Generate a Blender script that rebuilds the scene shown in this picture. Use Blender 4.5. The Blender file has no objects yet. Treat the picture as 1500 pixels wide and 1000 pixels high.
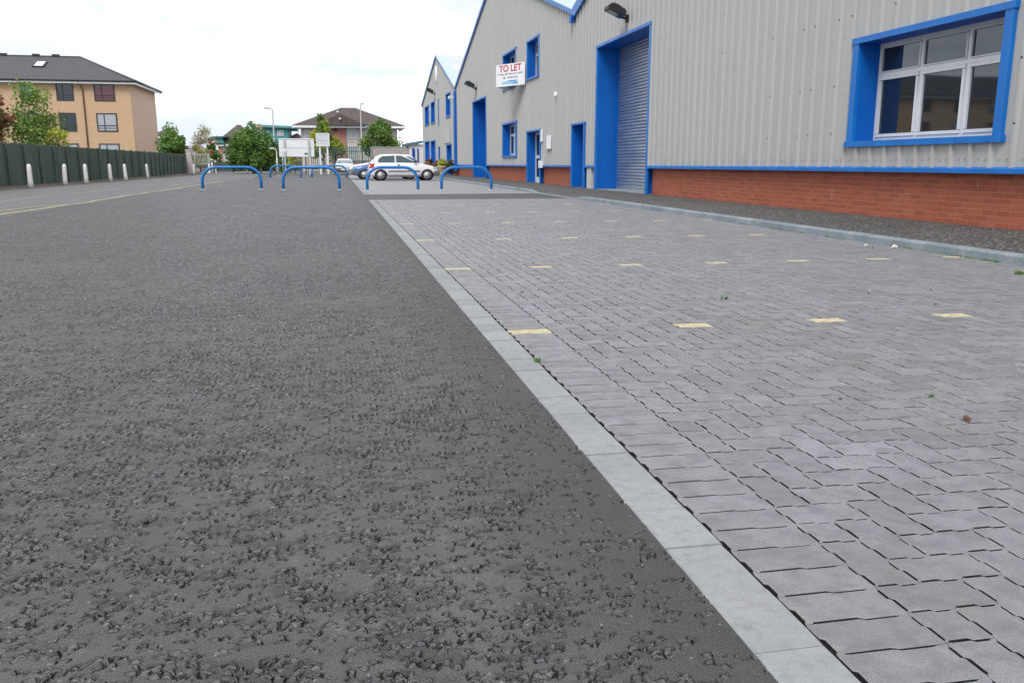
import bpy, bmesh, math, random
from mathutils import Vector, Matrix
random.seed(7)
R = math.radians
C = bpy.context.scene.collection
S = bpy.context.scene

# ------------------------------------------------------------------ camera
CAMZ, F = .81, 1250.0
PITCH, YAW = 11.75, 11.295
cd = bpy.data.cameras.new('camera'); cam = bpy.data.objects.new('camera', cd); C.objects.link(cam)
cam.location = (0, 0, CAMZ); cam.rotation_euler = (R(90-PITCH), 0, R(-YAW))
cd.sensor_width = 36; cd.lens = 30; cd.clip_start = .05; cd.clip_end = 3000
S.camera = cam
_th, _ya = R(PITCH), R(YAW)
_F = Vector((math.sin(_ya)*math.cos(_th), math.cos(_ya)*math.cos(_th), -math.sin(_th)))
_R = Vector((math.cos(_ya), -math.sin(_ya), 0)); _U = _R.cross(_F)
def ray(px, py): return _F*F + _R*(px-750) + _U*(500-py)
def at(px, py, Y): d = ray(px, py); v = d*(Y/d.y); return Vector((v.x, v.y, v.z+CAMZ))
def atX(px, py, X): d = ray(px, py); v = d*(X/d.x); return Vector((v.x, v.y, v.z+CAMZ))

# ------------------------------------------------------------------ materials
def newmat(name):
    m = bpy.data.materials.new(name); m.use_nodes = True
    nt = m.node_tree; b = nt.nodes['Principled BSDF']
    return m, nt, b
class G:
    """small node-graph helper"""
    def __init__(s, nt): s.nt = nt
    def n(s, t, **kw):
        nd = s.nt.nodes.new(t)
        for k, v in kw.items(): setattr(nd, k, v)
        return nd
    def l(s, a, b): s.nt.links.new(a, b)
    def val(s, sock, v):
        if hasattr(v, 'is_output') or isinstance(v, bpy.types.NodeSocket): s.l(v, sock)
        else: sock.default_value = v
    def math(s, op, a, b=0.0, c=0.0, clamp=False):
        m = s.n('ShaderNodeMath', operation=op); m.use_clamp = clamp
        s.val(m.inputs[0], a); s.val(m.inputs[1], b)
        if op in ('MULTIPLY_ADD',): s.val(m.inputs[2], c)
        return m.outputs[0]
    def ramp(s, f, lo, hi, a=0.0, b=1.0, smooth=True):
        m = s.n('ShaderNodeMapRange'); m.interpolation_type = 'SMOOTHSTEP' if smooth else 'LINEAR'
        s.val(m.inputs[0], f); s.val(m.inputs[1], lo); s.val(m.inputs[2], hi); m.inputs[3].default_value = a; m.inputs[4].default_value = b
        return m.outputs[0]
    def mix(s, f, a, b, mode='MIX'):
        m = s.n('ShaderNodeMix', data_type='RGBA', blend_type=mode)
        s.val(m.inputs[0], f)
        for i, v in ((6, a), (7, b)):
            if isinstance(v, (tuple, list)): m.inputs[i].default_value = (*v[:3], 1)
            else: s.l(v, m.inputs[i])
        return m.outputs[2]
    def noise(s, vec, scale, detail=3, rough=.55, dims='3D', dist=0):
        m = s.n('ShaderNodeTexNoise', noise_dimensions=dims)
        if vec is not None: s.l(vec, m.inputs['Vector'])
        m.inputs['Scale'].default_value = scale; m.inputs['Detail'].default_value = detail; m.inputs['Roughness'].default_value = rough
        m.inputs['Distortion'].default_value = dist
        return m.outputs[0]
    def vor(s, vec, scale, feature='F1', dims='2D', rnd=1.0):
        m = s.n('ShaderNodeTexVoronoi', feature=feature, voronoi_dimensions=dims)
        s.l(vec, m.inputs['Vector']); m.inputs['Scale'].default_value = scale; m.inputs['Randomness'].default_value = rnd
        return m
    def bump(s, h, strength=.3, dist=.01):
        b = s.n('ShaderNodeBump'); b.inputs['Strength'].default_value = strength; b.inputs['Distance'].default_value = dist
        s.l(h, b.inputs['Height']); return b.outputs[0]
    def obj(s): return s.n('ShaderNodeTexCoord').outputs['Object']
    def mapv(s, v, scale=(1, 1, 1), loc=(0, 0, 0)):
        m = s.n('ShaderNodeMapping'); s.l(v, m.inputs[0]); m.inputs['Scale'].default_value = scale; m.inputs['Location'].default_value = loc
        return m.outputs[0]

def mat(name, col, rough=.6, var=.12, scale=4, detail=4, bump=0, bscale=60, metallic=0, spec=.5, stretch=(1, 1, 1), coat=0, tint=None):
    m, nt, b = newmat(name); g = G(nt); v = g.mapv(g.obj(), stretch)
    n = g.noise(v, scale, detail, .6)
    lo = tuple(c*(1-var*1.6) for c in col); hi = tuple(min(1, c*(1+var*1.6)) for c in (tint or col))
    g.l(g.mix(g.ramp(n, .25, .75, smooth=False), lo, hi), b.inputs['Base Color'])
    b.inputs['Metallic'].default_value = metallic
    b.inputs['Specular IOR Level'].default_value = spec
    g.l(g.ramp(g.noise(v, scale*3, 3), .3, .7, max(.02, rough-.07), min(1, rough+.07)), b.inputs['Roughness'])
    if coat: b.inputs['Coat Weight'].default_value = coat; b.inputs['Coat Roughness'].default_value = .08
    if bump: g.l(g.bump(g.noise(g.obj(), bscale, 3), bump, .01), b.inputs['Normal'])
    return m

M = {}
M['blue'] = mat('blue_paint', (.003, .102, .43), .45, .10, 2.5, spec=.25, stretch=(1, 1, .25))
M['blue_trim'] = mat('blue_trim_paint', (.004, .138, .475), .40, .10, 3, spec=.35, stretch=(1, 1, .4))
M['verge'] = mat('verge_cap_sky_sheen', (.38, .48, .58), .35, .05, 2, spec=.5)  # sky reflection on the blue cap, painted in as a pale colour
M['railblue'] = mat('blue_rail_paint', (.006, .15, .46), .33, .10, 6, bump=.05, bscale=40)
M['alu'] = mat('white_window_frame', (.62, .63, .64), .45, .05, 6)
M['white'] = mat('white_board', (.74, .75, .77), .5, .04, 3)
M['black'] = mat('black_plastic', (.018, .018, .02), .45, .1, 8)
M['dark'] = mat('dark_frame', (.02, .021, .025), .5, .1, 8)
M['steel'] = mat('galvanised_steel', (.42, .44, .46), .4, .1, 12, metallic=.7)
M['concrete'] = mat('bollard_concrete', (.74, .73, .71), .85, .10, 9, bump=.3, bscale=80)
M['greypost'] = mat('grey_paint', (.45, .46, .47), .6, .06, 3)
M['red'] = mat('red_lettering', (.50, .03, .06), .5, .03)
M['greytext'] = mat('grey_lettering', (.22, .22, .26), .5, .03)
M['lightblue'] = mat('pale_blue_print', (.25, .52, .80), .5, .05)
M['greenlogo'] = mat('green_print', (.03, .13, .11), .5, .05)
M['teal'] = mat('teal_render', (.07, .30, .31), .7, .06, .7)
M['pinkwall'] = mat('pink_brick', (.40, .17, .15), .8, .10, 3)
M['creamwall'] = mat('cream_render', (.50, .46, .43), .85, .05, .8)
M['palewall'] = mat('pale_render', (.56, .50, .49), .85, .06, .8)
M['concwall'] = mat('blockwork_concrete', (.36, .33, .32), .9, .10, 3, bump=.2, bscale=20)
M['whitewall'] = mat('white_render', (.72, .71, .72), .8, .04, 1)
M['dirt'] = mat('verge_dirt', (.11, .085, .065), .95, .45, 6, bump=.8, bscale=30)
M['bark'] = mat('bark', (.12, .09, .07), .9, .3, 12, bump=.4, bscale=40)
M['birch'] = mat('pale_bark', (.45, .42, .38), .85, .3, 9, bump=.3, bscale=40)
M['palisade'] = mat('palisade_green_paint', (.035, .09, .075), .6, .1, 4)
M['gatepaint'] = mat('gate_grey_paint', (.36, .42, .46), .55, .08, 4)
M['pillar'] = mat('pillar_stone', (.46, .41, .41), .9, .08, 4)
M['pot'] = mat('cream_planter', (.50, .40, .27), .85, .12, 6, bump=.2, bscale=30)
M['tyre'] = mat('tyre_rubber', (.012, .012, .013), .8, .1, 9)
M['rim'] = mat('alloy_rim', (.50, .51, .53), .35, .06, 9, metallic=.6)
M['redlamp'] = mat('red_lamp_lens', (.40, .02, .015), .2, .05)
M['bumper'] = mat('grey_bumper', (.10, .105, .11), .55, .08, 5)
M['lampclear'] = mat('clear_lamp_lens', (.55, .58, .60), .15, .05)
M['brown'] = mat('dead_leaf', (.13, .055, .03), .8, .3, 60)
M['green'] = mat('moss_leaf', (.06, .13, .025), .8, .4, 60)
M['litter'] = mat('pale_litter', (.62, .58, .52), .8, .15, 40)
M['brownboard'] = mat('brown_boarding', (.085, .06, .05), .8, .15, 5, stretch=(4, 4, .4))

def mat_carpaint(name, col):
    return mat(name, col, .25, .02, 1, spec=.5, coat=.6)
M['carwhite'] = mat_carpaint('white_car_paint', (.74, .74, .75))
M['carblue'] = mat_carpaint('blue_car_paint', (.02, .12, .34))
M['carsilver'] = mat_carpaint('silver_car_paint', (.48, .51, .52))

def mat_glass(name, base=(.012, .014, .017), rough=.03):
    m, nt, b = newmat(name); g = G(nt); o = g.obj()
    b.inputs['Base Color'].default_value = (*base, 1); b.inputs['Roughness'].default_value = rough; b.inputs['Specular Tint'].default_value = (.80, .93, 1, 1)
    b.inputs['IOR'].default_value = 1.8   # two panes of double glazing reflect about twice one surface
    g.l(g.bump(g.noise(o, 1.3, 1), .03, .02), b.inputs['Normal'])
    return m
M['glass'] = mat_glass('window_glass')
M['glassred'] = mat_glass('window_glass_red_curtain', (.13, .012, .02), .08)
M['glasspale'] = mat_glass('window_glass_net_curtain', (.36, .37, .40), .1)
M['glassteal'] = mat_glass('window_glass_teal', (.06, .15, .16), .08)
M['carglass'] = mat_glass('car_glass', (.05, .075, .08), .04)
M['skylight'] = mat_glass('skylight_glass', (.65, .68, .70), .05)

def mat_cladding():
    m, nt, b = newmat('grey_profiled_cladding'); g = G(nt); o = g.obj()
    streak = g.noise(g.mapv(o, (1, 1.6, .08)), 3, 4, .6)
    blotch = g.noise(o, .35, 4, .6)
    c = g.mix(g.ramp(streak, .3, .7), (.368, .372, .370), (.392, .395, .392))
    c = g.mix(g.ramp(blotch, .35, .7, 0, .5), c, (.395, .392, .380))
    sx = g.n('ShaderNodeSeparateXYZ'); g.l(o, sx.inputs[0])
    lowdirt = g.math('MULTIPLY', g.ramp(sx.outputs[2], .76, 1.15, 1, 0), g.ramp(g.noise(g.mapv(o, (1, 5, .6)), 3, 4), .4, .75))
    c = g.mix(g.math('MULTIPLY', lowdirt, .35), c, (.20, .19, .17))
    g.l(c, b.inputs['Base Color'])
    g.l(g.ramp(blotch, .3, .7, .42, .56), b.inputs['Roughness'])
    g.l(g.bump(g.noise(g.mapv(o, (1, 1, .3)), 2.2, 2), .12, .02), b.inputs['Normal'])
    return m
M['clad'] = mat_cladding()

def mat_roofsheet():
    m, nt, b = newmat('pale_roof_sheet'); g = G(nt); o = g.obj()
    w = g.n('ShaderNodeTexWave', wave_type='BANDS', bands_direction='X'); g.l(o, w.inputs[0]); w.inputs['Scale'].default_value = .16
    b.inputs['Base Color'].default_value = (.62, .63, .63, 1)
    n = g.noise(o, .5, 4)
    g.l(g.mix(g.ramp(n, .3, .7), (.42, .44, .46), (.52, .54, .56)), b.inputs['Base Color'])
    b.inputs['Roughness'].default_value = .4
    g.l(g.bump(g.ramp(w.outputs[0], .75, .95), .8, .06), b.inputs['Normal'])
    return m
M['roofsheet'] = mat_roofsheet()

def mat_brick(name, c1, c2, mortar, bw=.225, bh=.075, ms=.011, axes='yz', bumpy=.35, rough=.82, vary=.25, effl=0):
    m, nt, b = newmat(name); g = G(nt); o = g.obj()
    sx = g.n('ShaderNodeSeparateXYZ'); g.l(o, sx.inputs[0])
    cx = g.n('ShaderNodeCombineXYZ'); ix = 'xyz'.index(axes[0]); iy = 'xyz'.index(axes[1])
    g.l(sx.outputs[ix], cx.inputs[0]); g.l(sx.outputs[iy], cx.inputs[1])
    br = g.n('ShaderNodeTexBrick'); g.l(cx.outputs[0], br.inputs['Vector'])
    br.inputs['Scale'].default_value = 1; br.inputs['Brick Width'].default_value = bw; br.inputs['Row Height'].default_value = bh
    br.inputs['Mortar Size'].default_value = ms*.5; br.inputs['Mortar Smooth'].default_value = .2; br.inputs['Bias'].default_value = -.1
    br.inputs['Color1'].default_value = (*c1, 1); br.inputs['Color2'].default_value = (*c2, 1); br.inputs['Mortar'].default_value = (*mortar, 1)
    big = g.noise(o, 1.1, 4, .6); fine = g.noise(o, 40, 3, .6)
    c = g.mix(g.ramp(big, .3, .7, 0, vary), br.outputs[0], c2)
    c = g.mix(g.ramp(fine, .3, .75, 0, .25), c, tuple(x*.55 for x in c1))
    if effl:
        e = g.math('MULTIPLY', g.ramp(g.noise(o, 2.4, 5, .7), .60, .74), g.ramp(g.noise(o, 22, 3), .4, .65))
        c = g.mix(g.math('MULTIPLY', e, effl), c, (.55, .42, .36))
    g.l(c, b.inputs['Base Color']); b.inputs['Roughness'].default_value = rough; b.inputs['Specular IOR Level'].default_value = .3
    h = g.math('ADD', g.math('MULTIPLY', br.outputs['Fac'], -1), g.math('MULTIPLY', fine, .35))
    g.l(g.bump(h, bumpy, .008), b.inputs['Normal'])
    return m
M['brick'] = mat_brick('red_brick', (.37, .108, .062), (.275, .072, .043), (.36, .17, .115), bh=.069, effl=.8)
M['buffx'] = mat_brick('buff_brick_front', (.58, .40, .255), (.52, .35, .215), (.54, .40, .28), axes='xz')
M['buffy'] = mat_brick('buff_brick_side', (.58, .40, .255), (.52, .35, .215), (.54, .40, .28), axes='yz')
M['slate'] = mat_brick('slate_roof', (.105, .102, .112), (.080, .077, .086), (.05, .05, .055), bw=.33, bh=.22, ms=.03, axes='xy', bumpy=.5)
M['tileroof'] = mat_brick('brown_tile_roof', (.115, .090, .085), (.085, .068, .066), (.05, .04, .04), bw=.33, bh=.26, ms=.03, axes='xy', bumpy=.5)
M['fence'] = mat('green_stained_boards', (.056, .084, .066), .85, .22, 3, stretch=(6, 6, .5), bump=.2, bscale=25, tint=(.072, .100, .080))

def mat_paver():
    m, nt, b = newmat('grey_block_paver'); g = G(nt); o = g.obj()
    a = g.n('ShaderNodeAttribute', attribute_name='tone'); a.attribute_type = 'GEOMETRY'
    sp = g.noise(o, 320, 2, .6); bl = g.noise(o, 14, 5, .65); big = g.noise(o, .8, 4, .6)
    c = g.mix(a.outputs['Fac'], (.190, .191, .206), (.305, .305, .328))
    c = g.mix(g.ramp(big, .3, .7, 0, .40), c, (.225, .212, .202))
    c = g.mix(g.ramp(bl, .38, .68, 0, .60), c, (.135, .138, .152))
    c = g.mix(g.ramp(g.noise(o, 19, 5, .7), .54, .72, 0, .60), c, (.31, .295, .275))
    c = g.mix(g.ramp(g.noise(o, 3.1, 4, .6), .52, .70, 0, .45), c, (.165, .15, .14))
    c = g.mix(g.ramp(sp, .40, .7, 0, .55), c, (.10, .10, .105))
    g.l(c, b.inputs['Base Color']); g.l(g.ramp(bl, .3, .7, .50, .68), b.inputs['Roughness']); b.inputs['Specular IOR Level'].default_value = .45
    h = g.math('ADD', g.math('MULTIPLY', sp, .35), bl)
    g.l(g.bump(h, .35, .004), b.inputs['Normal'])
    return m
M['paver'] = mat_paver()
M['yellowpaver'] = mat('yellow_paver', (.49, .425, .27), .75, .22, 20, bump=.3, bscale=300)
M['sand'] = mat('joint_sand', (.012, .012, .013), .95, .5, 30, bump=.5, bscale=200)

def mat_edging(name='edging_concrete', ca=(.225, .232, .24), cb=(.325, .328, .332)):
    m, nt, b = newmat(name); g = G(nt); o = g.obj()
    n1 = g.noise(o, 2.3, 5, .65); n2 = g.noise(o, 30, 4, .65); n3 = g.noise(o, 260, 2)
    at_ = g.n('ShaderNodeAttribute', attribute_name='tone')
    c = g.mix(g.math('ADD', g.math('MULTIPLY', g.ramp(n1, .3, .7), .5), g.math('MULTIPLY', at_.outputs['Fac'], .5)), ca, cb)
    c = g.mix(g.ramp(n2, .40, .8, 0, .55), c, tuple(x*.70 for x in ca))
    c = g.mix(g.ramp(g.noise(o, 9, 5, .7), .58, .72, 0, .5), c, (.27, .235, .19))
    c = g.mix(g.ramp(n3, .45, .75, 0, .25), c, (.16, .16, .16))
    g.l(c, b.inputs['Base Color']); b.inputs['Roughness'].default_value = .8
    g.l(g.bump(g.math('ADD', n2, g.math('MULTIPLY', n3, .4)), .3, .004), b.inputs['Normal'])
    return m
M['edging'] = mat_edging()
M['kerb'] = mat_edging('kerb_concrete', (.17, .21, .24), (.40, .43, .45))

def mat_tarmac(name, ca, cb, fleck=.0, bump=.5, fs=90):
    m, nt, b = newmat(name); g = G(nt); o = g.obj()
    n1 = g.noise(o, .7, 6, .65); n2 = g.noise(o, 130, 3, .6)
    c = g.mix(g.ramp(n1, .3, .7), ca, cb)
    c = g.mix(g.ramp(n2, .4, .7, 0, .55), c, tuple(x*.45 for x in ca))
    if fleck:
        v = g.vor(o, fs, 'F1'); spc = g.n('ShaderNodeSeparateColor'); g.l(v.outputs['Color'], spc.inputs[0])
        f = g.math('MULTIPLY', g.ramp(spc.outputs[0], .62, .80), g.ramp(v.outputs['Distance'], .22, .42, 1, 0))
        c = g.mix(g.math('MULTIPLY', f, fleck), c, (.36, .34, .32))
    g.l(c, b.inputs['Base Color']); g.l(g.ramp(n1, .3, .7, .62, .8), b.inputs['Roughness'])
    g.l(g.bump(n2, bump, .006), b.inputs['Normal'])
    return m
M['road'] = mat_tarmac('road_asphalt', (.105, .103, .105), (.135, .132, .134), .25)
M['pave'] = mat_tarmac('pavement_asphalt', (.050, .046, .044), (.074, .068, .064), .95, .8, 30)
M['crossing'] = mat_tarmac('new_asphalt', (.060, .058, .057), (.085, .082, .080), .15)
M['ground'] = mat_tarmac('ground_cover', (.10, .10, .085), (.12, .12, .10), .1)

def mat_marking(name, col, under, thr):
    m, nt, b = newmat(name); g = G(nt); o = g.obj()
    f = g.ramp(g.noise(o, 9, 6, .7), thr-.10, thr+.10)
    g.l(g.mix(f, under, col), b.inputs['Base Color']); b.inputs['Roughness'].default_value = .7
    return m
M['yellowline'] = mat_marking('worn_yellow_paint', (.42, .38, .20), (.16, .15, .12), .44)
M['whiteline'] = mat_marking('worn_white_paint', (.40, .40, .38), (.13, .13, .13), .50)

def mat_hra():
    """rolled asphalt: smooth matrix with clusters of exposed dark chippings, real displacement"""
    m, nt, b = newmat('rolled_asphalt'); g = G(nt); o = g.obj()
    wob = g.n('ShaderNodeTexNoise'); g.l(o, wob.inputs['Vector']); wob.inputs['Scale'].default_value = 45; wob.inputs['Detail'].default_value = 2
    wv = g.n('ShaderNodeVectorMath', operation='MULTIPLY_ADD'); g.l(wob.outputs['Color'], wv.inputs[0]); wv.inputs[1].default_value = (.010, .010, 0); g.l(o, wv.inputs[2])
    p = g.mapv(wv.outputs[0], (.90, 1.35, 1))
    v = g.vor(p, 57, 'F1'); e = g.vor(p, 57, 'DISTANCE_TO_EDGE')
    rc = g.n('ShaderNodeSeparateColor'); g.l(v.outputs['Color'], rc.inputs[0])
    pa = g.noise(o, 1.1, 3, .55); pb = g.noise(o, 6.5, 3, .6)
    lane = g.noise(g.mapv(o, (1.6, .12, 1)), 1, 2)
    pres = g.math('ADD', g.math('MULTIPLY', pa, .50), g.math('MULTIPLY', pb, .60))
    pres = g.math('ADD', pres, g.math('MULTIPLY_ADD', rc.outputs[0], .80, -.09))
    pres = g.math('ADD', pres, g.math('MULTIPLY', lane, .25))
    sx = g.n('ShaderNodeSeparateXYZ'); g.l(o, sx.inputs[0])
    edge_smooth = g.ramp(sx.outputs[0], .30, .70, 0, .15)          # fewer stones in the hand-finished band beside the edging
    pres = g.math('SUBTRACT', pres, edge_smooth)
    cn = g.math('ADD', g.noise(g.mapv(o, (.75, 1.15, 1)), 9, 5, .68), g.math('MULTIPLY', g.math('SUBTRACT', pa, .5), .25))
    clus = g.ramp(g.math('SUBTRACT', cn, g.math('MULTIPLY', edge_smooth, .9)), .50, .585)
    pres = g.math('ADD', pres, g.math('MULTIPLY_ADD', clus, .17, -.055))
    open_ = g.ramp(pres, 1.03, 1.10)
    d = e.outputs['Distance']
    dome = g.ramp(d, .02, .26)
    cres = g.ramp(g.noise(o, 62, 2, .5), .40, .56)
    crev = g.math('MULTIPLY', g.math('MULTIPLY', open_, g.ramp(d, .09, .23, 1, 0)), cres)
    fine = g.noise(o, 210, 3, .65); med = g.noise(o, 26, 4, .6)
    h = g.math('MULTIPLY', crev, -.0080)
    h = g.math('ADD', h, g.math('MULTIPLY', g.math('MULTIPLY', open_, g.math('SUBTRACT', dome, .8)), .0022))
    h = g.math('ADD', h, g.math('MULTIPLY', g.math('MULTIPLY', open_, g.math('SUBTRACT', rc.outputs[1], .8)), .0018))
    h = g.math('ADD', h, g.math('MULTIPLY', clus, -.0025))
    h = g.math('ADD', h, g.math('MULTIPLY', fine, .0020))
    h = g.math('ADD', h, g.math('MULTIPLY', med, .0030))
    n1 = g.noise(o, .9, 5, .65); n2 = g.noise(o, 7, 5, .7)
    c = g.mix(g.ramp(n1, .35, .65), (.056, .052, .051), (.093, .087, .084))
    c = g.mix(g.ramp(n2, .42, .66, 0, .70), c, (.052, .050, .052))
    c = g.mix(g.ramp(g.noise(o, 11, 5, .7), .54, .72, 0, .50), c, (.150, .138, .126))
    c = g.mix(g.math('MULTIPLY', g.math('MULTIPLY', edge_smooth, 7, clamp=True), g.ramp(g.noise(o, 5, 5, .7), .35, .65, .35, 1)), c, (.036, .032, .030))
    c = g.mix(g.ramp(g.math('ADD', sx.outputs[0], g.math('MULTIPLY', n2, .25)), .36, .74, 0, .55), c, (.040, .036, .034))
    seam = g.math('ABSOLUTE', g.math('ADD', g.math('ADD', sx.outputs[0], g.math('MULTIPLY', sx.outputs[1], .046)), g.math('MULTIPLY_ADD', g.noise(o, 1.6, 4), .16, 1.57)))
    c = g.mix(g.math('MULTIPLY', g.ramp(seam, .008, .022, 1, 0), .75), c, (.022, .021, .021))
    dust = g.math('MULTIPLY', g.ramp(g.math('ABSOLUTE', g.math('SUBTRACT', sx.outputs[0], .20)), .02, .16, 1, 0), g.ramp(g.noise(g.mapv(o, (8, .7, 1)), 1.5, 4, .65), .46, .72))
    c = g.mix(g.math('MULTIPLY', dust, .5), c, (.135, .118, .106))
    stone = g.mix(rc.outputs[2], (.034, .034, .037), (.118, .115, .114))
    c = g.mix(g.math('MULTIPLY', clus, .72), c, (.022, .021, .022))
    c = g.mix(g.math('MULTIPLY', open_, .75), c, stone)
    c = g.mix(g.ramp(fine, .44, .62, 0, .45), c, (.04, .04, .041))
    gr = g.noise(o, 380, 2, .6)
    c = g.mix(g.ramp(gr, .54, .64, 0, .45), c, (.19, .182, .176))
    c = g.mix(g.ramp(gr, .36, .46, .50, 0), c, (.030, .029, .029))
    c = g.mix(g.math('MULTIPLY', crev, .96), c, (.005, .005, .006))  # near-black gaps: dark bitumen plus painted occlusion shade round the stones
    glint = g.vor(o, 130, 'F1'); gc = g.n('ShaderNodeSeparateColor'); g.l(glint.outputs['Color'], gc.inputs[0])
    gl = g.math('MULTIPLY', g.ramp(gc.outputs[0], .990, .994), g.ramp(glint.outputs['Distance'], .15, .45, 1, 0))
    c = g.mix(g.math('MULTIPLY', gl, .6), c, (.30, .29, .28))  # specular glints of the stones painted as pale dots in the colour
    g.l(c, b.inputs['Base Color'])
    rr = g.mix(open_, (.66, .66, .66), (.24, .24, .24)); g.l(rr, b.inputs['Roughness'])
    b.inputs['Specular IOR Level'].default_value = .5
    dsp = g.n('ShaderNodeDisplacement'); dsp.inputs['Midlevel'].default_value = 0; dsp.inputs['Scale'].default_value = 1
    g.l(h, dsp.inputs['Height']); out = nt.nodes['Material Output']; g.l(dsp.outputs[0], out.inputs['Displacement'])
    m.displacement_method = 'BOTH'
    return m
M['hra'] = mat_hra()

def mat_leaf(name, ca, cb):
    m, nt, b = newmat(name); g = G(nt)
    a = g.n('ShaderNodeAttribute', attribute_name='tone')
    g.l(g.mix(a.outputs['Fac'], ca, cb), b.inputs['Base Color']); b.inputs['Roughness'].default_value = .55
    b.inputs['Specular IOR Level'].default_value = .35
    tr = g.n('ShaderNodeBsdfTranslucent'); g.l(g.mix(a.outputs['Fac'], ca, cb), tr.inputs[0])
    ms = g.n('ShaderNodeMixShader'); ms.inputs[0].default_value = .25
    out = nt.nodes['Material Output']; g.l(b.outputs[0], ms.inputs[1]); g.l(tr.outputs[0], ms.inputs[2]); g.l(ms.outputs[0], out.inputs[0])
    return m
LEAF = {'green': mat_leaf('leaf_green', (0.086, 0.165, 0.032), (0.248, 0.368, 0.070)),
        'dark': mat_leaf('leaf_dark_green', (0.049, 0.127, 0.032), (0.186, 0.310, 0.070)),
        'lime': mat_leaf('leaf_lime', (0.248, 0.329, 0.039), (0.597, 0.581, 0.079)),
        'olive': mat_leaf('leaf_olive', (0.176, 0.194, 0.052), (0.497, 0.407, 0.123)),
        'copper': mat_leaf('leaf_copper', (0.212, 0.087, 0.057), (0.424, 0.194, 0.113)),
        'redshrub': mat_leaf('leaf_red', (.10, .05, .035), (.20, .10, .065)),
        'grey': mat_leaf('leaf_grey_green', (0.299, 0.271, 0.209), (0.597, 0.504, 0.400))}

# ------------------------------------------------------------------ mesh helpers
class MB:
    def __init__(s): s.v = []; s.f = []; s.m = []; s.sm = []; s.tone = None
    def add(s, verts, faces, mi=0, smooth=False):
        k = len(s.v); s.v += [tuple(x) for x in verts]
        for f in faces: s.f.append(tuple(i+k for i in f)); s.m.append(mi); s.sm.append(smooth)
        return s
    def box(s, x0, x1, y0, y1, z0, z1, mi=0):
        v = [(x, y, z) for z in (z0, z1) for y in (y0, y1) for x in (x0, x1)]
        return s.add(v, [(0, 2, 3, 1), (4, 5, 7, 6), (0, 1, 5, 4), (2, 6, 7, 3), (0, 4, 6, 2), (1, 3, 7, 5)], mi)
    def bevbox(s, x0, x1, y0, y1, z0, z1, r=.01, mi=0):
        bm = bmesh.new(); bmesh.ops.create_cube(bm, size=1)
        for w in bm.verts: w.co = Vector(((x0+x1)/2+w.co.x*(x1-x0), (y0+y1)/2+w.co.y*(y1-y0), (z0+z1)/2+w.co.z*(z1-z0)))
        bmesh.ops.bevel(bm, geom=bm.edges[:], offset=r, segments=2, affect='EDGES', profile=.6)
        bm.verts.index_update(); s.add([w.co[:] for w in bm.verts], [[w.index for w in f.verts] for f in bm.faces], mi); bm.free(); return s
    def quad(s, a, b, c, d, mi=0): return s.add([a, b, c, d], [(0, 1, 2, 3)], mi)
    def poly(s, pts, mi=0): return s.add(pts, [tuple(range(len(pts)))], mi)
    def prism(s, pts, vec, mi=0):
        n = len(pts); a = [Vector(p) for p in pts]; b = [p+Vector(vec) for p in a]
        fs = [tuple(range(n))[::-1], tuple(range(n, 2*n))]+[(i, (i+1) % n, n+(i+1) % n, n+i) for i in range(n)]
        return s.add(a+b, fs, mi)
    def tube(s, path, r, seg=8, mi=0, caps=True):
        path = [Vector(p) for p in path]; rs = r if isinstance(r, (list, tuple)) else [r]*len(path)
        vs = []; prev = None
        for i, p in enumerate(path):
            t = (path[min(i+1, len(path)-1)]-path[max(i-1, 0)]).normalized()
            ref = prev if prev is not None else (Vector((0, 0, 1)) if abs(t.z) < .9 else Vector((1, 0, 0)))
            u = t.cross(ref).normalized() if prev is None else (ref-t*ref.dot(t)).normalized()
            prev = u; w = t.cross(u)
            for k in range(seg):
                a = 2*math.pi*k/seg; vs.append(p+(u*math.cos(a)+w*math.sin(a))*rs[i])
        fs = [(i*seg+k, i*seg+(k+1) % seg, (i+1)*seg+(k+1) % seg, (i+1)*seg+k) for i in range(len(path)-1) for k in range(seg)]
        if caps: fs += [tuple(range(seg))[::-1], tuple(range((len(path)-1)*seg, len(path)*seg))]
        return s.add(vs, fs, mi, True)
    def lathe(s, prof, c=(0, 0, 0), axis='z', seg=20, mi=0):
        vs = []
        for r, h in prof:
            for k in range(seg):
                a = 2*math.pi*k/seg; x, y = r*math.cos(a), r*math.sin(a)
                q = (x, y, h) if axis == 'z' else ((x, h, y) if axis == 'y' else (h, x, y))
                vs.append((q[0]+c[0], q[1]+c[1], q[2]+c[2]))
        n = len(prof)
        fs = [(i*seg+k, i*seg+(k+1) % seg, (i+1)*seg+(k+1) % seg, (i+1)*seg+k) for i in range(n-1) for k in range(seg)]
        fs += [tuple(range(seg))[::-1], tuple(range((n-1)*seg, n*seg))]
        return s.add(vs, fs, mi, True)
    def build(s, name, mats, parent=None, world=True):
        me = bpy.data.meshes.new(name); me.from_pydata(s.v, [], s.f); me.update()
        for m in (mats if isinstance(mats, (list, tuple)) else [mats]): me.materials.append(m)
        me.polygons.foreach_set('material_index', s.m); me.polygons.foreach_set('use_smooth', s.sm)
        if s.tone is not None:
            a = me.attributes.new('tone', 'FLOAT', 'FACE'); a.data.foreach_set('value', s.tone)
        o = bpy.data.objects.new(name, me); C.objects.link(o)
        if parent is not None:
            o.parent = parent
            if world:
                off = Vector((0, 0, 0)); p = parent
                while p is not None: off += p.location; p = p.parent
                o.location = -off
        return o
def tag(o, label=None, cat=None, group=None, kind=None):
    for k, v in (('label', label), ('category', cat), ('group', group), ('kind', kind)):
        if v: o[k] = v
    return o
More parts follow.
